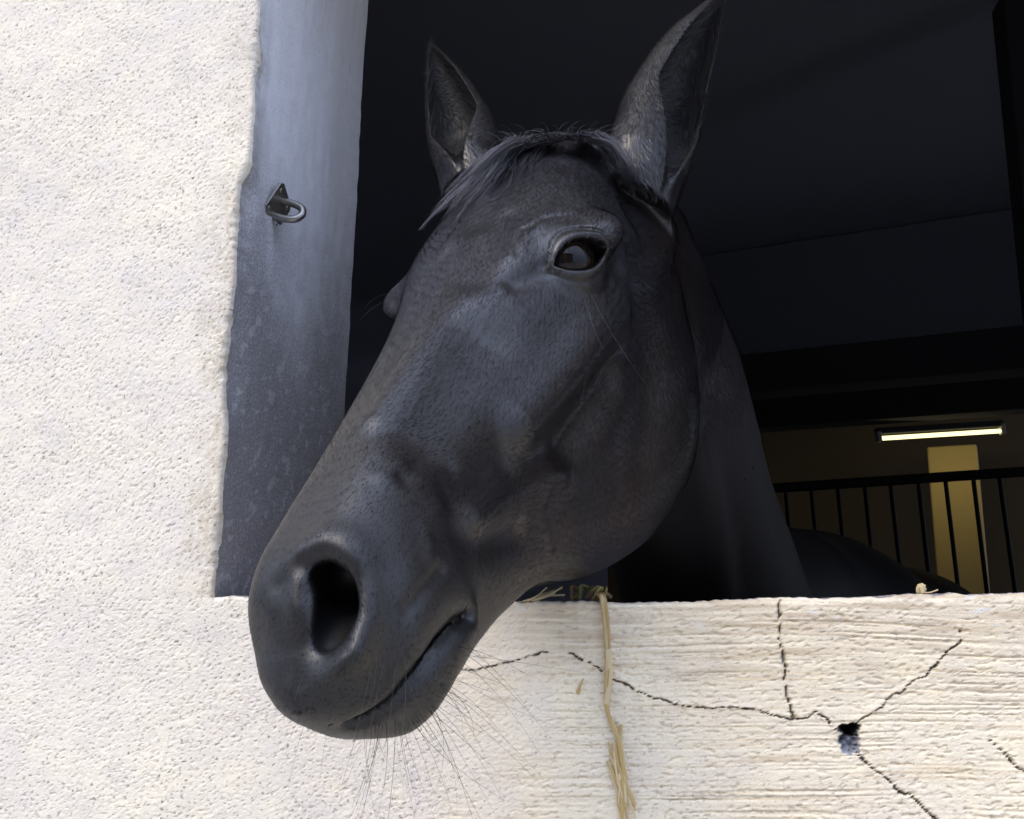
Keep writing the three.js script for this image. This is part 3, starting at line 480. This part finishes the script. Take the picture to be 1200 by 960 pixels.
// surface nets over a sparse block grid; g2l maps grid space to head space
function surfaceNets(lo, hi, h, f, keep) {
  const B = 8, nb = [0, 1, 2].map((i) => Math.ceil((hi[i] - lo[i]) / h / B)), n = nb.map((q) => q * B + 1), N = n[0] * n[1] * n[2];
  const F = new Float32Array(N).fill(1), at = (i, j, k) => (k * n[1] + j) * n[0] + i, rad = B * h * .87;
  const act = [];
  for (let c = 0; c < nb[2]; c++) for (let b = 0; b < nb[1]; b++) for (let a = 0; a < nb[0]; a++) {
    const v = f(lo[0] + (a + .5) * B * h, lo[1] + (b + .5) * B * h, lo[2] + (c + .5) * B * h);
    if (Math.abs(v) < rad * 1.5 + .004) act.push([a, b, c]); else if (v < 0) for (let k = 0; k <= B; k++) for (let j = 0; j <= B; j++) { const q = at(a * B, b * B + j, c * B + k); for (let i = 0; i <= B; i++) if (F[q + i] === 1) F[q + i] = -1; }
  }
  const done = new Uint8Array(N);
  for (const [a, b, c] of act) for (let k = c * B; k <= c * B + B; k++) for (let j = b * B; j <= b * B + B; j++) for (let i = a * B; i <= a * B + B; i++) { const q = at(i, j, k); if (!done[q]) { done[q] = 1; F[q] = f(lo[0] + i * h, lo[1] + j * h, lo[2] + k * h); } }
  const V = new Map(), P = [], I = [];
  const vert = (i, j, k) => {
    const key = at(i, j, k); let id = V.get(key); if (id !== undefined) return id;
    let sx = 0, sy = 0, sz = 0, m = 0; const c = [];
    for (let e = 0; e < 8; e++) c.push(F[at(i + (e & 1), j + ((e >> 1) & 1), k + (e >> 2))]);
    for (let e = 0; e < 8; e++) for (const b of [1, 2, 4]) if (!(e & b)) { const g = e | b; if ((c[e] < 0) !== (c[g] < 0)) { const t = c[e] / (c[e] - c[g]); sx += (e & 1) + (b === 1 ? t : 0); sy += ((e >> 1) & 1) + (b === 2 ? t : 0); sz += (e >> 2) + (b === 4 ? t : 0); m++; } }
    id = P.length / 3; V.set(key, id); P.push(lo[0] + (i + sx / m) * h, lo[1] + (j + sy / m) * h, lo[2] + (k + sz / m) * h); return id;
  };
  for (const [a, b, c] of act) for (let k = c * B; k < c * B + B; k++) for (let j = b * B; j < b * B + B; j++) for (let i = a * B; i < a * B + B; i++) {
    const v0 = F[at(i, j, k)] < 0; if (i && j && k) {
      const q = (p) => { if (keep && !keep(lo[0] + i * h, lo[1] + j * h, lo[2] + k * h)) return; if (!v0) I.push(p[0], p[1], p[2], p[0], p[2], p[3]); else I.push(p[0], p[2], p[1], p[0], p[3], p[2]); };
      if (v0 !== F[at(i + 1, j, k)] < 0) q([vert(i, j - 1, k - 1), vert(i, j, k - 1), vert(i, j, k), vert(i, j - 1, k)]);
      if (v0 !== F[at(i, j + 1, k)] < 0) q([vert(i - 1, j, k - 1), vert(i - 1, j, k), vert(i, j, k), vert(i, j, k - 1)]);
      if (v0 !== F[at(i, j, k + 1)] < 0) q([vert(i - 1, j - 1, k), vert(i, j - 1, k), vert(i, j, k), vert(i - 1, j, k)]);
    }
  }
  return { P: new Float32Array(P), I };
}
const HEADRES = globalThis.DRAFT ? .0035 : .0019;
const HLO = [-.3, -.4, -.22], HHI = [.6, .22, .24];
function horseGeo(lo, hi, h, f, toHead, toWorld, keep) {
  const s = surfaceNets(lo, hi, h, f, keep);
  const g = new THREE.BufferGeometry(), n = s.P.length / 3, nor = new Float32Array(n * 3), W = new Float32Array(n * 3), C = new Float32Array(n * 3), U = new Float32Array(n * 2), v = new THREE.Vector3();
  const flip = toWorld ? toWorld.determinant() < 0 : false;
  for (let i = 0; i < n; i++) {
    let [x, y, z] = s.P.subarray(i * 3, i * 3 + 3); const q = grad(f, x, y, z, Math.min(h, .002)), e = f(x, y, z) / Math.max(q[3], .3);
    if (Math.abs(e) < h * 1.5) { x -= q[0] * e; y -= q[1] * e; z -= q[2] * e; }
    const m = grad(f, x, y, z, Math.min(h * .7, .0016));
    v.set(x, y, z); if (toWorld) v.applyMatrix4(toWorld); W.set([v.x, v.y, v.z], i * 3);
    const hd = toHead ? v.clone().applyMatrix4(HEADI) : new THREE.Vector3(x, y, z);
    U[i * 2] = clamp((hd.x + .3) / .9, .005, .995); U[i * 2 + 1] = isEar(hd.x, hd.y, hd.z) || (hd.y < -.25 - .25 * hd.x && hd.x < .14) || toHead ? .875 : hd.distanceTo(eyeC) < .03 ? .55 : .125;
    v.set(m[0], m[1], m[2]); if (toWorld) v.transformDirection(toWorld); nor.set([v.x, v.y, v.z], i * 3);
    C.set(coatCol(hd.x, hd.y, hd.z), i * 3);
  }
  if (!flip) for (let i = 0; i < s.I.length; i += 3) { const t = s.I[i]; s.I[i] = s.I[i + 1]; s.I[i + 1] = t; }
  g.setAttribute('position', new THREE.BufferAttribute(W, 3)); g.setAttribute('normal', new THREE.BufferAttribute(nor, 3)); g.setAttribute('color', new THREE.BufferAttribute(C, 3)); g.setAttribute('uv', new THREE.BufferAttribute(U, 2)); g.setIndex(s.I);
  return g;
}
const BROWN = [[[790, 300], .05], [[800, 250], .05], [[640, 640], .05], [[745, 590], .06]].map(([p, r]) => [P3(...p), r]);
const isEar = (x, y, z) => { if (x > .06) return false; for (const E of EARS) { if (earD(x, y, z, E) < .003 && (x - E.b[0]) * E.a.x + (y - E.b[1]) * E.a.y + (z - E.b[2]) * E.a.z > .012) return true; } return false; };
const paintedSheenAt = (x, y, z) => sstep(-.15, -.03, y + .05 * vn(x * 9, y * 9, z * 9)) * sstep(.44, .22, x + .04 * vn(x * 14, y * 14, z * 14 + 5)) * sstep(-.03, .03, x);
const earT = (x, y, z) => { if (x > .06) return 0; let m = 0; for (const E of EARS) if (earD(x, y, z, E) < .003) m = Math.max(m, sstep(-.02, .055, (x - E.b[0]) * E.a.x + (y - E.b[1]) * E.a.y + (z - E.b[2]) * E.a.z)); return m; };
function coatCol(x, y, z) {                                         // black with a brown cast where the coat is sun-bleached
  const n = fbm(x * 30, y * 30, z * 30, 3), n2 = vn(x * 260, y * 260, z * 260); let b = 0; for (const [p, r] of BROWN) b = Math.max(b, Math.exp(-((x - p[0]) ** 2 + (y - p[1]) ** 2 + (z - p[2]) ** 2) / (r * r)));
  b = clamp(b * (1 + n) * .8); const et = earT(x, y, z), inEar = 1 - .3 * et, lid = Math.hypot(x - eyeC.x, y - eyeC.y, z - eyeC.z); const k = (1 + .25 * n + .15 * n2) * inEar; const skin = sstep(.46, .53, x);  // ears and muzzle skin darkened in the colour for the shade they lie in
  const m = fbm(x * 48 + 3, y * 48, z * 48, 3), du = paintedSheenAt(x, y, z) * clamp(.75 + .5 * m + .4 * n2) * (1 - .75 * et) * sstep(.027, .05, lid);   // grey sky sheen painted into the coat colour of brow and nose
  const c = [mix(mix(.0082, .020, b), .0034, skin) * k, mix(mix(.0072, .0110, b), .0032, skin) * k, mix(mix(.0078, .0072, b), .0040, skin) * k];
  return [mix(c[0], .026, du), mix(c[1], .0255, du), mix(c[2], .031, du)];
}
const horse = thing('horse', 'black horse looking out through the stable window with its head over the sill', 'horse', [w1.x, 0, w1.z]);
const hpart = (name, g, m, parent = horse) => { if (parent === horse) g.translate(-w1.x, 0, -w1.z); return mesh(name, g, m, parent); };
let headGeoSrc;
function velvetTex() {                                              // sleek on the face, velvety skin on the muzzle and lids, fluffy ears
  const W = 256, H = 4, d = new Uint8Array(W * H * 4);
  for (let j = 0; j < H; j++) for (let i = 0; i < W; i++) { const x = (i + .5) / W * .9 - .3, r = j === 3 ? .60 : j === 2 ? .42 : mix(.34, .47, sstep(.38, .50, x)); d.fill(Math.round(255 * r), (j * W + i) * 4, (j * W + i) * 4 + 3); d[(j * W + i) * 4 + 3] = 255; }
  const t = new THREE.DataTexture(d, W, H); t.magFilter = t.minFilter = THREE.LinearFilter; t.needsUpdate = true; return t;
}
const coatMat = new THREE.MeshPhysicalMaterial({ vertexColors: true, roughness: 1, roughnessMap: velvetTex(), ior: 1.6 });
{
  const t0 = Date.now();
  const hg = horseGeo(HLO, HHI, HEADRES, headD, false, HEADM);
  const q = new THREE.Vector3(), bodyD = (x, y, z) => { q.set(x, y, z).applyMatrix4(HEADI); if (q.x < .2 && q.y < .3) return smin(loftD(q.x, q.y, q.z), trunkD(q.x, q.y, q.z, true), .03) + .001; return trunkD(q.x, q.y, q.z, true) + .001; };
  const c = new THREE.Box3().setFromPoints([w1, w2, new THREE.Vector3(...crest[3][0]).applyMatrix4(HEADM), new THREE.Vector3(...crest[2][0]).applyMatrix4(HEADM)]).expandByScalar(.5); c.min.y = -.02;
  const q2 = new THREE.Vector3(), e = .006;
  const bg = horseGeo(c.min.toArray(), c.max.toArray(), globalThis.DRAFT ? .03 : .014, bodyD, true, null, (x, y, z) => { q2.set(x, y, z).applyMatrix4(HEADI); return q2.x < HLO[0] + e || q2.y < HLO[1] + e || q2.z < HLO[2] + e || q2.x > HHI[0] - e || q2.y > HHI[1] - e || q2.z > HHI[2] - e; });
  headGeoSrc = hg.clone();
  const body = hpart('body', mergeGeometries([hg, bg]), coatMat);
  console.log('horse verts', hg.attributes.position.count, bg.attributes.position.count, 'ms', Date.now() - t0);
}
// ───────── eye, forelock, lashes, whiskers ─────────
{
  const g = new THREE.SphereGeometry(ER, 96, 72), p = g.attributes.position, C = new Float32Array(p.count * 3), B = new THREE.Matrix4().makeBasis(eyeU, eyeV, eyeN);
  for (let i = 0; i < p.count; i++) {
    const x = p.getX(i), y = p.getY(i), z = p.getZ(i), ix = x / .0125, iy = (y + .001) / .0118, r = Math.hypot(ix, iy), pup = Math.hypot(x / .0082, (y + .001) / .0045); let c = [.010, .008, .008];
    if (z > 0) { const n = vn(Math.atan2(iy, ix) * 9, r * 3, 4); if (r < 1) c = [.005 + .003 * n, .003 + .0015 * n, .002]; if (r > .86 && r < 1.0) c = [.016 + .012 * n, .010 + .008 * n, .005]; if (r > .97 && r < 1.15) c = [.010, .008, .007]; if (pup < 1) c = [.003, .004, .007]; }
    C.set(c, i * 3);
    if (z > 0 && r < 1.1) { const k = 1 + .02 * (1 - sstep(.3, 1.1, r)); p.setXYZ(i, x * k, y * k, z * k); }
  }
  g.setAttribute('color', new THREE.BufferAttribute(C, 3)); g.computeVertexNormals(); g.applyMatrix4(B); g.translate(...eyeC.toArray()); g.applyMatrix4(HEADM);
  { const ix = g.index.array; if (HEADM.determinant() * B.determinant() < 0) { for (let i = 0; i < ix.length; i += 3) { const t = ix[i]; ix[i] = ix[i + 1]; ix[i + 1] = t; } } g.computeVertexNormals(); }
  const e = hpart('eye', g, new THREE.MeshPhysicalMaterial({ vertexColors: true, roughness: .03, ior: 1.38 })); e.userData.label = 'dark brown eye reflecting the sky';
}
const stuff = (o) => { o.userData.kind = 'stuff'; return o; };
function strands(list) {                                            // list of {p: [Vector3...], r0, r1, c}
  let nv = 0, ni = 0; for (const s of list) { nv += s.p.length * 3; ni += (s.p.length - 1) * 18; }
  const P = new Float32Array(nv * 3), N = new Float32Array(nv * 3), K = new Float32Array(nv * 3), I = new Uint32Array(ni); let v = 0, k = 0; const T = new THREE.Vector3(), A = new THREE.Vector3(), Bv = new THREE.Vector3(), q = new THREE.Vector3();
  for (const s of list) {
    const b0 = v, n = s.p.length, c = s.c ?? 1; for (let i = 0; i < n; i++) {
      T.copy(s.p[Math.min(n - 1, i + 1)]).sub(s.p[Math.max(0, i - 1)]).normalize(); A.set(.31, .87, .38).cross(T).normalize(); Bv.copy(T).cross(A); const r = mix(s.r0, s.r1, i / (n - 1));
      for (let e = 0; e < 3; e++) { const a = e * 2.0944; q.copy(A).multiplyScalar(Math.cos(a)).addScaledVector(Bv, Math.sin(a)); N.set([q.x, q.y, q.z], v * 3); K.set([c, c, c], v * 3); P.set([s.p[i].x + q.x * r, s.p[i].y + q.y * r, s.p[i].z + q.z * r], v * 3); v++; }
    }
    for (let i = 0; i < n - 1; i++) for (let e = 0; e < 3; e++) { const a = b0 + i * 3 + e, b = b0 + i * 3 + (e + 1) % 3, c = a + 3, d = b + 3; I[k++] = a; I[k++] = b; I[k++] = d; I[k++] = a; I[k++] = d; I[k++] = c; }
  }
  const g = new THREE.BufferGeometry(); g.setAttribute('position', new THREE.BufferAttribute(P, 3)); g.setAttribute('normal', new THREE.BufferAttribute(N, 3)); g.setAttribute('color', new THREE.BufferAttribute(K, 3)); g.setIndex(new THREE.BufferAttribute(I, 1)); return g;
}
const castW = (u, v, Zdef, f = headD) => { const q = cast(u, v, f, .3), p = V3(q).applyMatrix4(HEADM), Z = -p.clone().applyMatrix4(camera.matrixWorldInverse).z; if (Z > 1.1 || Math.abs(f(...q)) > .003) return { p: atZ(u, v, Zdef), n: new THREE.Vector3(0, 0, 1), Z: Zdef }; const n = V3(grad(headD, ...q, .004)).transformDirection(HEADM); return { p, n, Z }; };
const hairMat = new THREE.MeshPhysicalMaterial({ color: new THREE.Color().setRGB(.085, .085, .10), vertexColors: true, roughness: .32, specularIntensity: 1 });
const darkHair = new THREE.MeshPhysicalMaterial({ color: new THREE.Color().setRGB(.012, .011, .012), vertexColors: true, roughness: .4 });
const paleHair = new THREE.MeshPhysicalMaterial({ color: new THREE.Color().setRGB(.16, .14, .12), vertexColors: true, roughness: .4 });
const noEar = (x, y, z) => { let d = baseD(x, y, z); return d; };
function guide(pts, lift) { let Z = .8; return pts.map(([u, v], i) => { const c = castW(u, v, Z, noEar); Z = c.Z; return c.p.addScaledVector(c.n, lift[Math.min(i, lift.length - 1)]); }); }
{
  const R = rng(77), out = [];
  const bun = (gA, gB, locks, per, wild, lenJ) => {                // separate locks between two guides; every lock tapers to its own tip
    const cA = new THREE.CatmullRomCurve3(gA), cB = new THREE.CatmullRomCurve3(gB);
    for (let q = 0; q < locks; q++) {
      const w0 = (q + R()) / locks, w1 = clamp(w0 + (R() - .5) * .35, -.08, 1.08), L = 1 - lenJ * R(), off = [(R() - .5) * wild, (R() - .5) * wild * .7, (R() - .5) * wild], ph = R() * 9, amp = .002 + .004 * R(), lw = .003 + .005 * R(), n = Math.round(per * (.4 + 1.2 * R())), tone = .6 + 1.6 * R() * R();
      for (let k = 0; k < n; k++) {
        const stray = R() < .14 ? 3 : 1, o = [(R() - .5) * lw * stray, (R() - .5) * lw * stray, (R() - .5) * lw * stray], l = L * (1 - .3 * R() * R()), am = amp + .002 * (R() - .5), f2 = R() * 6, pts = [], M = 14;
        for (let i = 0; i <= M; i++) { const s = i / M, t = s * l, w = mix(w0, w1, sstep(0, .7, t)), p = cA.getPoint(t).lerp(cB.getPoint(t), w), fan = (.9 - .55 * s) * (stray > 1 ? .5 + s : 1); p.x += off[0] * t + o[0] * fan + am * Math.sin(t * 6 + ph) * t + .0012 * Math.sin(t * 14 + f2) * s * stray; p.y += off[1] * t + o[1] * fan + am * .7 * Math.cos(t * 5 + ph) * t + (stray > 1 ? .005 * s * (R() * .2 + .4) : 0); p.z += off[2] * t + o[2] * fan; pts.push(p); }
        out.push({ p: pts, r0: .00030, r1: .00005, c: tone * (.7 + .6 * R()) });
      }
    }
  };
  // sweep over the far side of the forehead
  bun(guide([[596, 164], [575, 182], [550, 212], [524, 246], [496, 288]], [-.001, .003, .005, .006, .004]), guide([[662, 160], [622, 174], [596, 202], [576, 230], [560, 252]], [-.001, .003, .003, .003, .002]), 44, 13, .03, .4);
  // short fall over the middle of the forehead
  bun(guide([[622, 162], [612, 174], [603, 190], [597, 208], [590, 226]], [-.001, .005, .004, .003, .002]), guide([[672, 160], [650, 170], [641, 184], [634, 198], [630, 210]], [-.001, .005, .004, .002, .001]), 24, 11, .018, .5);
  // lock lying towards the near ear
  bun(guide([[662, 160], [690, 170], [712, 194], [736, 224], [754, 254]], [-.001, .004, .004, .003, .002]), guide([[704, 158], [724, 172], [742, 198], [757, 224], [768, 248]], [0, .006, .006, .005, .003]), 28, 15, .016, .5);
  // tufts standing up along the poll
  for (let k = 0; k < 60; k++) { const u = 585 + 130 * R(), c = castW(u, 168, .85, noEar), d = new THREE.Vector3((R() - .5) * 1.1, .9, (R() - .2) * .6).normalize(), l = .012 + .022 * R(), pts = []; for (let i = 0; i <= 6; i++) { const s = i / 6; pts.push(c.p.clone().addScaledVector(d, s * l).add(new THREE.Vector3((u < 650 ? -1 : 1) * .4 * s * s * l, -.5 * s * s * l, 0))); } out.push({ p: pts, r0: .00022, r1: .00005, c: .7 + R() }); }
  stuff(hpart('forelock', strands(out), hairMat)).userData.label = 'loose black forelock parted over the forehead';
}
{ // the short coat itself
  const R = rng(2024), P = headGeoSrc.attributes.position, N = headGeoSrc.attributes.normal, q = new THREE.Vector3(), n = new THREE.Vector3(), f = new THREE.Vector3(), s = new THREE.Vector3(), hl = new THREE.Vector3(), sleek = [[], [], []], fluff = [[], [], []];
  const ax = new THREE.Vector3().setFromMatrixColumn(HEADM, 0).normalize(), down = new THREE.Vector3(0, -1, 0), earA = EARS.map((E) => E.a.clone().transformDirection(HEADM));
  const want = globalThis.DRAFT ? 20000 : 250000, tries = P.count * 4;
  let count = 0;
  for (let k = 0; k < tries && count < want; k++) {
    const i = Math.floor(R() * P.count); q.fromBufferAttribute(P, i); n.fromBufferAttribute(N, i);
    const toCam = CPOS.clone().sub(q).normalize(); if (n.dot(toCam) < -.25) continue;
    hl.copy(q).applyMatrix4(HEADI); if (hl.x > .575 || R() < sstep(-.24, -.37, hl.y)) continue;
    const de = hl.distanceTo(eyeC); if (R() > sstep(.024, .040, de)) continue;
    f.copy(ax); let ear = -1; EARS.forEach((E, e) => { if (earD(hl.x, hl.y, hl.z, E) < .004 && hl.clone().sub(V3(E.b)).dot(E.a) > .005 + .06 * R()) ear = e; });
    if (ear >= 0) f.copy(earA[ear]); else if (hl.y < -.13 && hl.x < .3) f.addScaledVector(down, .8 * sstep(-.1, -.2, hl.y));
    const a = vn(hl.x * 18, hl.y * 18, hl.z * 18) * (.6 + 1.2 * sstep(.22, .08, hl.x)) + (R() - .5) * .45; f.addScaledVector(n, -f.dot(n)).normalize(); s.copy(n).cross(f); f.multiplyScalar(Math.cos(a)).addScaledVector(s, Math.sin(a)); f.addScaledVector(n, .10 + .16 * R() + .25 * R() * sstep(.24, .12, hl.x)).normalize(); s.copy(f).cross(n).normalize(); const nn = s.clone().cross(f);
    const l = (hl.x > .42 ? mix(.0042, .0026, sstep(.42, .53, hl.x)) : mix(.0065, .0042, sstep(.05, .42, hl.x))) * (.6 + .8 * R()); q.addScaledVector(s, (R() - .5) * .002).addScaledVector(f, (R() - .5) * .002).addScaledVector(n, -.0003);
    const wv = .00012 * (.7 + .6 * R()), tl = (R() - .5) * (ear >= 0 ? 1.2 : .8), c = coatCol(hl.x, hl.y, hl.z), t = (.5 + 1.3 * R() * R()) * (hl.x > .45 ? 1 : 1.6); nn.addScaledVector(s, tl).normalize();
    const soft = ear >= 0 || hl.x > .45 + .04 * R(), D = soft ? fluff : sleek; D[0].push(q.x - s.x * wv, q.y - s.y * wv, q.z - s.z * wv, q.x + s.x * wv, q.y + s.y * wv, q.z + s.z * wv, q.x + f.x * l, q.y + f.y * l, q.z + f.z * l);
    for (let e = 0; e < 3; e++) { D[1].push(nn.x, nn.y, nn.z); D[2].push(c[0] * t, c[1] * t, c[2] * t); } count++;
  }
  for (const [D, name, rough] of [[sleek, 'coat_hair', .28], [fluff, 'velvet_hair', .55]]) {
    const g = new THREE.BufferGeometry(); g.setAttribute('position', new THREE.Float32BufferAttribute(D[0], 3)); g.setAttribute('normal', new THREE.Float32BufferAttribute(D[1], 3)); g.setAttribute('color', new THREE.Float32BufferAttribute(D[2], 3)); g.setIndex(Array.from({ length: D[0].length / 3 }, (_, i) => i));
    stuff(hpart(name, g, new THREE.MeshPhysicalMaterial({ vertexColors: true, roughness: rough, ior: rough > .5 ? 1.4 : 1.7, side: THREE.DoubleSide })));
  }
}
{ // hairs fringing the ears
  const R = rng(31), out = [];
  EARS.forEach((E, ei) => {
    for (let k = 0; k < (ei ? 500 : 1500); k++) {
      const t = .12 + .8 * R(), w = spl(EW, t), side = R() < .62 ? 1 : -1; const a = side * (1.0 + 1.0 * R()), ca = Math.cos(a), sa = Math.sin(a);
      const po = .85 * w * .82 * ca - .010 * Math.sin(t * 3.1), ps = w * .86 * sa; const base = V3(E.b).addScaledVector(E.a, t * E.len).addScaledVector(E.o, po).addScaledVector(E.s, ps);
      const dir = E.o.clone().multiplyScalar(.25 + .5 * R()).addScaledVector(E.s, -side * (.5 + .6 * R())).addScaledVector(E.a, .35 + .7 * R()).normalize(), l = .012 + .016 * R(), pts = [];
      for (let i = 0; i <= 5; i++) { const s = i / 5; pts.push(base.clone().addScaledVector(dir, s * l).addScaledVector(E.a, s * s * l * .5).addScaledVector(E.o, -s * s * l * .25).applyMatrix4(HEADM)); }
      out.push({ p: pts, r0: .00014, r1: .00004 });
    }
  });
  stuff(hpart('ear_hair', strands(out), darkHair));
}
{ // whiskers on chin and lips, feelers under the eye, lashes
  const R = rng(13), out = [], pale = [], g = new THREE.Vector3(0, -1, 0);
  const whisk = (u, v, du, dv, len, toCam, arr, r0 = .00013, curve = .25) => { const c = castW(u, v, .5); const d = new THREE.Vector3(du, -dv, toCam).transformDirection(CAMM), pts = [], side = new THREE.Vector3((R() - .5), (R() - .5), (R() - .5)); for (let i = 0; i <= 12; i++) { const t = i / 12; pts.push(c.p.clone().addScaledVector(c.n, -.001).addScaledVector(d, t * len).addScaledVector(g, t * t * len * curve).addScaledVector(side, t * t * len * .9)); } arr.push({ p: pts, r0, r1: r0 * .3 }); };
  for (let k = 0; k < 48; k++) { const t = R(), u = mix(420, 540, Math.pow(t, .8)) + 6 * (R() - .5), v = pl([[400, 848], [440, 856], [475, 855], [505, 838], [525, 800], [540, 760]], u) - 4 - 10 * R(); const a = mix(1.75, .25, t) + (R() - .5) * .5; whisk(u, v, Math.cos(a), Math.sin(a), (.02 + .038 * R()), .15 * (R() - .3), out, .00011 + .00007 * R()); }
  for (let k = 0; k < 26; k++) { const u = 436 + 45 * R(), v = 670 + 120 * R(); whisk(u, v, (R() - .6) * .5, 1, .025 + .04 * R(), .12, R() < .35 ? pale : out, .00009); }
  for (let k = 0; k < 9; k++) { const u = 318 + 90 * R(), v = 760 + 70 * R(); whisk(u, v, -.4 + .3 * (R() - .5), .8, .015 + .025 * R(), .4, out, .00012); }
  for (const [u, v, du, dv, l] of [[688, 343, .30, .9, .05], [692, 341, .34, .85, .06], [684, 345, .22, .9, .038], [655, 349, -.1, 1, .016], [668, 346, .36, .9, .055]]) whisk(u, v, du, dv, l, .25, pale, .00012, .35);
  whisk(470, 345, -.85, -.2, .04, .1, out, .00013, .35); whisk(466, 350, -.9, .05, .035, .1, out, .00013, .35);
  stuff(hpart('whiskers', strands(out), darkHair)); stuff(hpart('feelers', strands(pale), paleHair));
  const la = [];
  for (let k = 0; k < 34; k++) { const u = mix(-.4, .85, (k + R()) / 34) * EA, t = Math.abs(u) / EA, up = .0113 * Math.pow(1 - t * t, u < 0 ? .95 : .7) + .0012, base = eyeC.clone().addScaledVector(eyeU, u).addScaledVector(eyeV, up + .0008).addScaledVector(eyeN, Math.sqrt(Math.max(0, (ER + .004) ** 2 - u * u - up * up))), pts = []; const l = .008 + .008 * R(); for (let i = 0; i <= 6; i++) { const s = i / 6; pts.push(base.clone().addScaledVector(eyeN, s * l).addScaledVector(eyeV, (-.35 * s + .45 * s * s) * l).addScaledVector(eyeU, (u / EA * .5 + .3 * (R() - .5) * .3) * s * l).applyMatrix4(HEADM)); } la.push({ p: pts, r0: .00010, r1: .00003 }); }
  stuff(hpart('eyelashes', strands(la), darkHair));
}
// ───────── straw on the sill and the wall ─────────
const strawMat = mat([.50, .36, .15], { roughness: .7 }), strawPale = mat([.62, .50, .28], { roughness: .7 });
function stalk(pts, w, th, seg = 40) {                              // flattened stalk: [u, v, distance off the wall]
  const cv = new THREE.CatmullRomCurve3(pts), P = [], I = [], R = rng(3), M = 8;
  for (let i = 0; i <= seg; i++) { const t = i / seg, p = cv.getPoint(t), T = cv.getTangent(t), S = new THREE.Vector3(0, 0, 1).cross(T).normalize(), Nn = T.clone().cross(S), ww = typeof w === 'function' ? w(t) : w; for (let e = 0; e < M; e++) { const a = e / M * 6.2832; const q = p.clone().addScaledVector(S, Math.cos(a) * ww * (1 + .12 * vn(t * 20, e * 2))).addScaledVector(Nn, Math.sin(a) * th + (Math.abs(Math.cos(a)) < .5 ? -th * .35 : 0)); P.push(q.x, q.y, q.z); } }
  for (let i = 0; i < seg; i++) for (let e = 0; e < M; e++) { const a = i * M + e, b = i * M + (e + 1) % M; I.push(a, b, b + M, a, b + M, a + M); }
  for (let e = 1; e < M - 1; e++) { I.push(0, e + 1, e); const o = seg * M; I.push(o, o + e, o + e + 1); }
  const g = new THREE.BufferGeometry(); g.setAttribute('position', new THREE.Float32BufferAttribute(P, 3)); g.setIndex(I); g.computeVertexNormals(); return g;
}
const offW = (u, v, d) => { const p = onZ(u, v, 0); p.z = wallH(p.x, p.y) + d; return p; };
{
  const s = thing('straw_stalk', 'long golden straw stalk hanging over the sill edge down the wall', 'straw');
  const top = onZ(700, 698, -.03); top.y = sillY(top.x) + .004;
  for (const [o, m, w] of [[-2.0, strawMat, .0012], [0, strawPale, .0014], [1.9, mat([.40, .28, .11], { roughness: .6 }), .0017]]) mesh('blade', stalk([top.clone().add(new THREE.Vector3(o * .0007, 0, 0)), onZ(706 + o, 701, .004), offW(710 + o * 1.1, 725, .005), offW(712 + o * .9, 765, .004), offW(711 + o * .7, 795, .004), offW(709 + o * .25, 824, .003)], (t) => w - .0006 * t, .0016), m, s);
  mesh('blade', stalk([offW(713, 760, .006), offW(715, 790, .005), offW(711, 825, .004)], .0022, .0008, 20), strawPale, s);
  mesh('stem', stalk([offW(710, 824, .004), offW(717, 848, .003), offW(724, 862, .004), offW(729, 890, .003), offW(733, 912, .003)], .0017, .0011), strawMat, s);
  const R = rng(8); for (let k = 0; k < 16; k++) { const a = 712 + 20 * R(), b = 835 + 75 * R(); mesh('fibre', stalk([offW(a, b, .002), offW(722 + 12 * R(), b + 35, .003), offW(724 + 22 * R(), Math.min(985, b + 60 + 55 * R()), .004)], .0005 + .0006 * R(), .0003, 10), k % 2 ? strawPale : strawMat, s); }
}
const onSill = (u, z, h = .002) => { const p = onZ(u, 700, z); p.y = sillY(p.x) + h; return p; };
{
  const t1 = thing('straw_tuft', 'small tuft of dry straw lying on the sill by the hanging stalk', 'straw'); const R = rng(4);
  for (let k = 0; k < 14; k++) { const a = 668 + 40 * R(), z = -.012 - .03 * R(); mesh('fibre', stalk([onSill(a, z, .0015), onSill(a + 10 * R(), z, .006 + .006 * R()), onSill(a + 22 * R() - 6, z - .01, .003 + .008 * R())], .0007 + .001 * R(), .0006, 10), mat([.20 + .15 * R(), .14 + .12 * R(), .07 + .05 * R()]), t1); }
  const t2 = thing('straw_tuft_001', 'thin pale straw bits on the sill beside the jaw', 'straw'); for (let k = 0; k < 6; k++) { const a = 610 + 22 * R(), z = -.008 - .01 * R(); mesh('fibre', stalk([onSill(a, z, .001), onSill(a + 14, z, .004), onSill(a + 22 + 14 * R(), z - .01, .002 + .01 * R())], .0008, .0005, 10), strawPale, t2); }
  const t3 = thing('hay_crumb', 'pale frayed hay crumb on the sill in front of the bars', 'straw');
  for (let k = 0; k < 12; k++) { const a = 1073 + 10 * R(), z = -.01 - .01 * R(); mesh('fibre', stalk([onSill(a, z, .0005), onSill(a + 2 * (R() - .5), z, .004), onSill(a + 6 * (R() - .5), z, .005 + .003 * R())], .0016, .001, 8), strawPale, t3); }
  mesh('fibre', stalk([onSill(1080, -.012, .001), onSill(1090, -.012, .0022), onSill(1100, -.014, .004)], .0005, .0004, 10), strawPale, t3);
  const t4 = thing('straw_flake', 'tiny straw flake stuck to the wall below the sill', 'straw'); mesh('flake', stalk([offW(684, 795, .001), offW(680, 804, .0015), offW(677, 813, .001)], (t) => .0003 + .0013 * t, .0004, 12), strawMat, t4);
}
renderer.render(scene, camera);
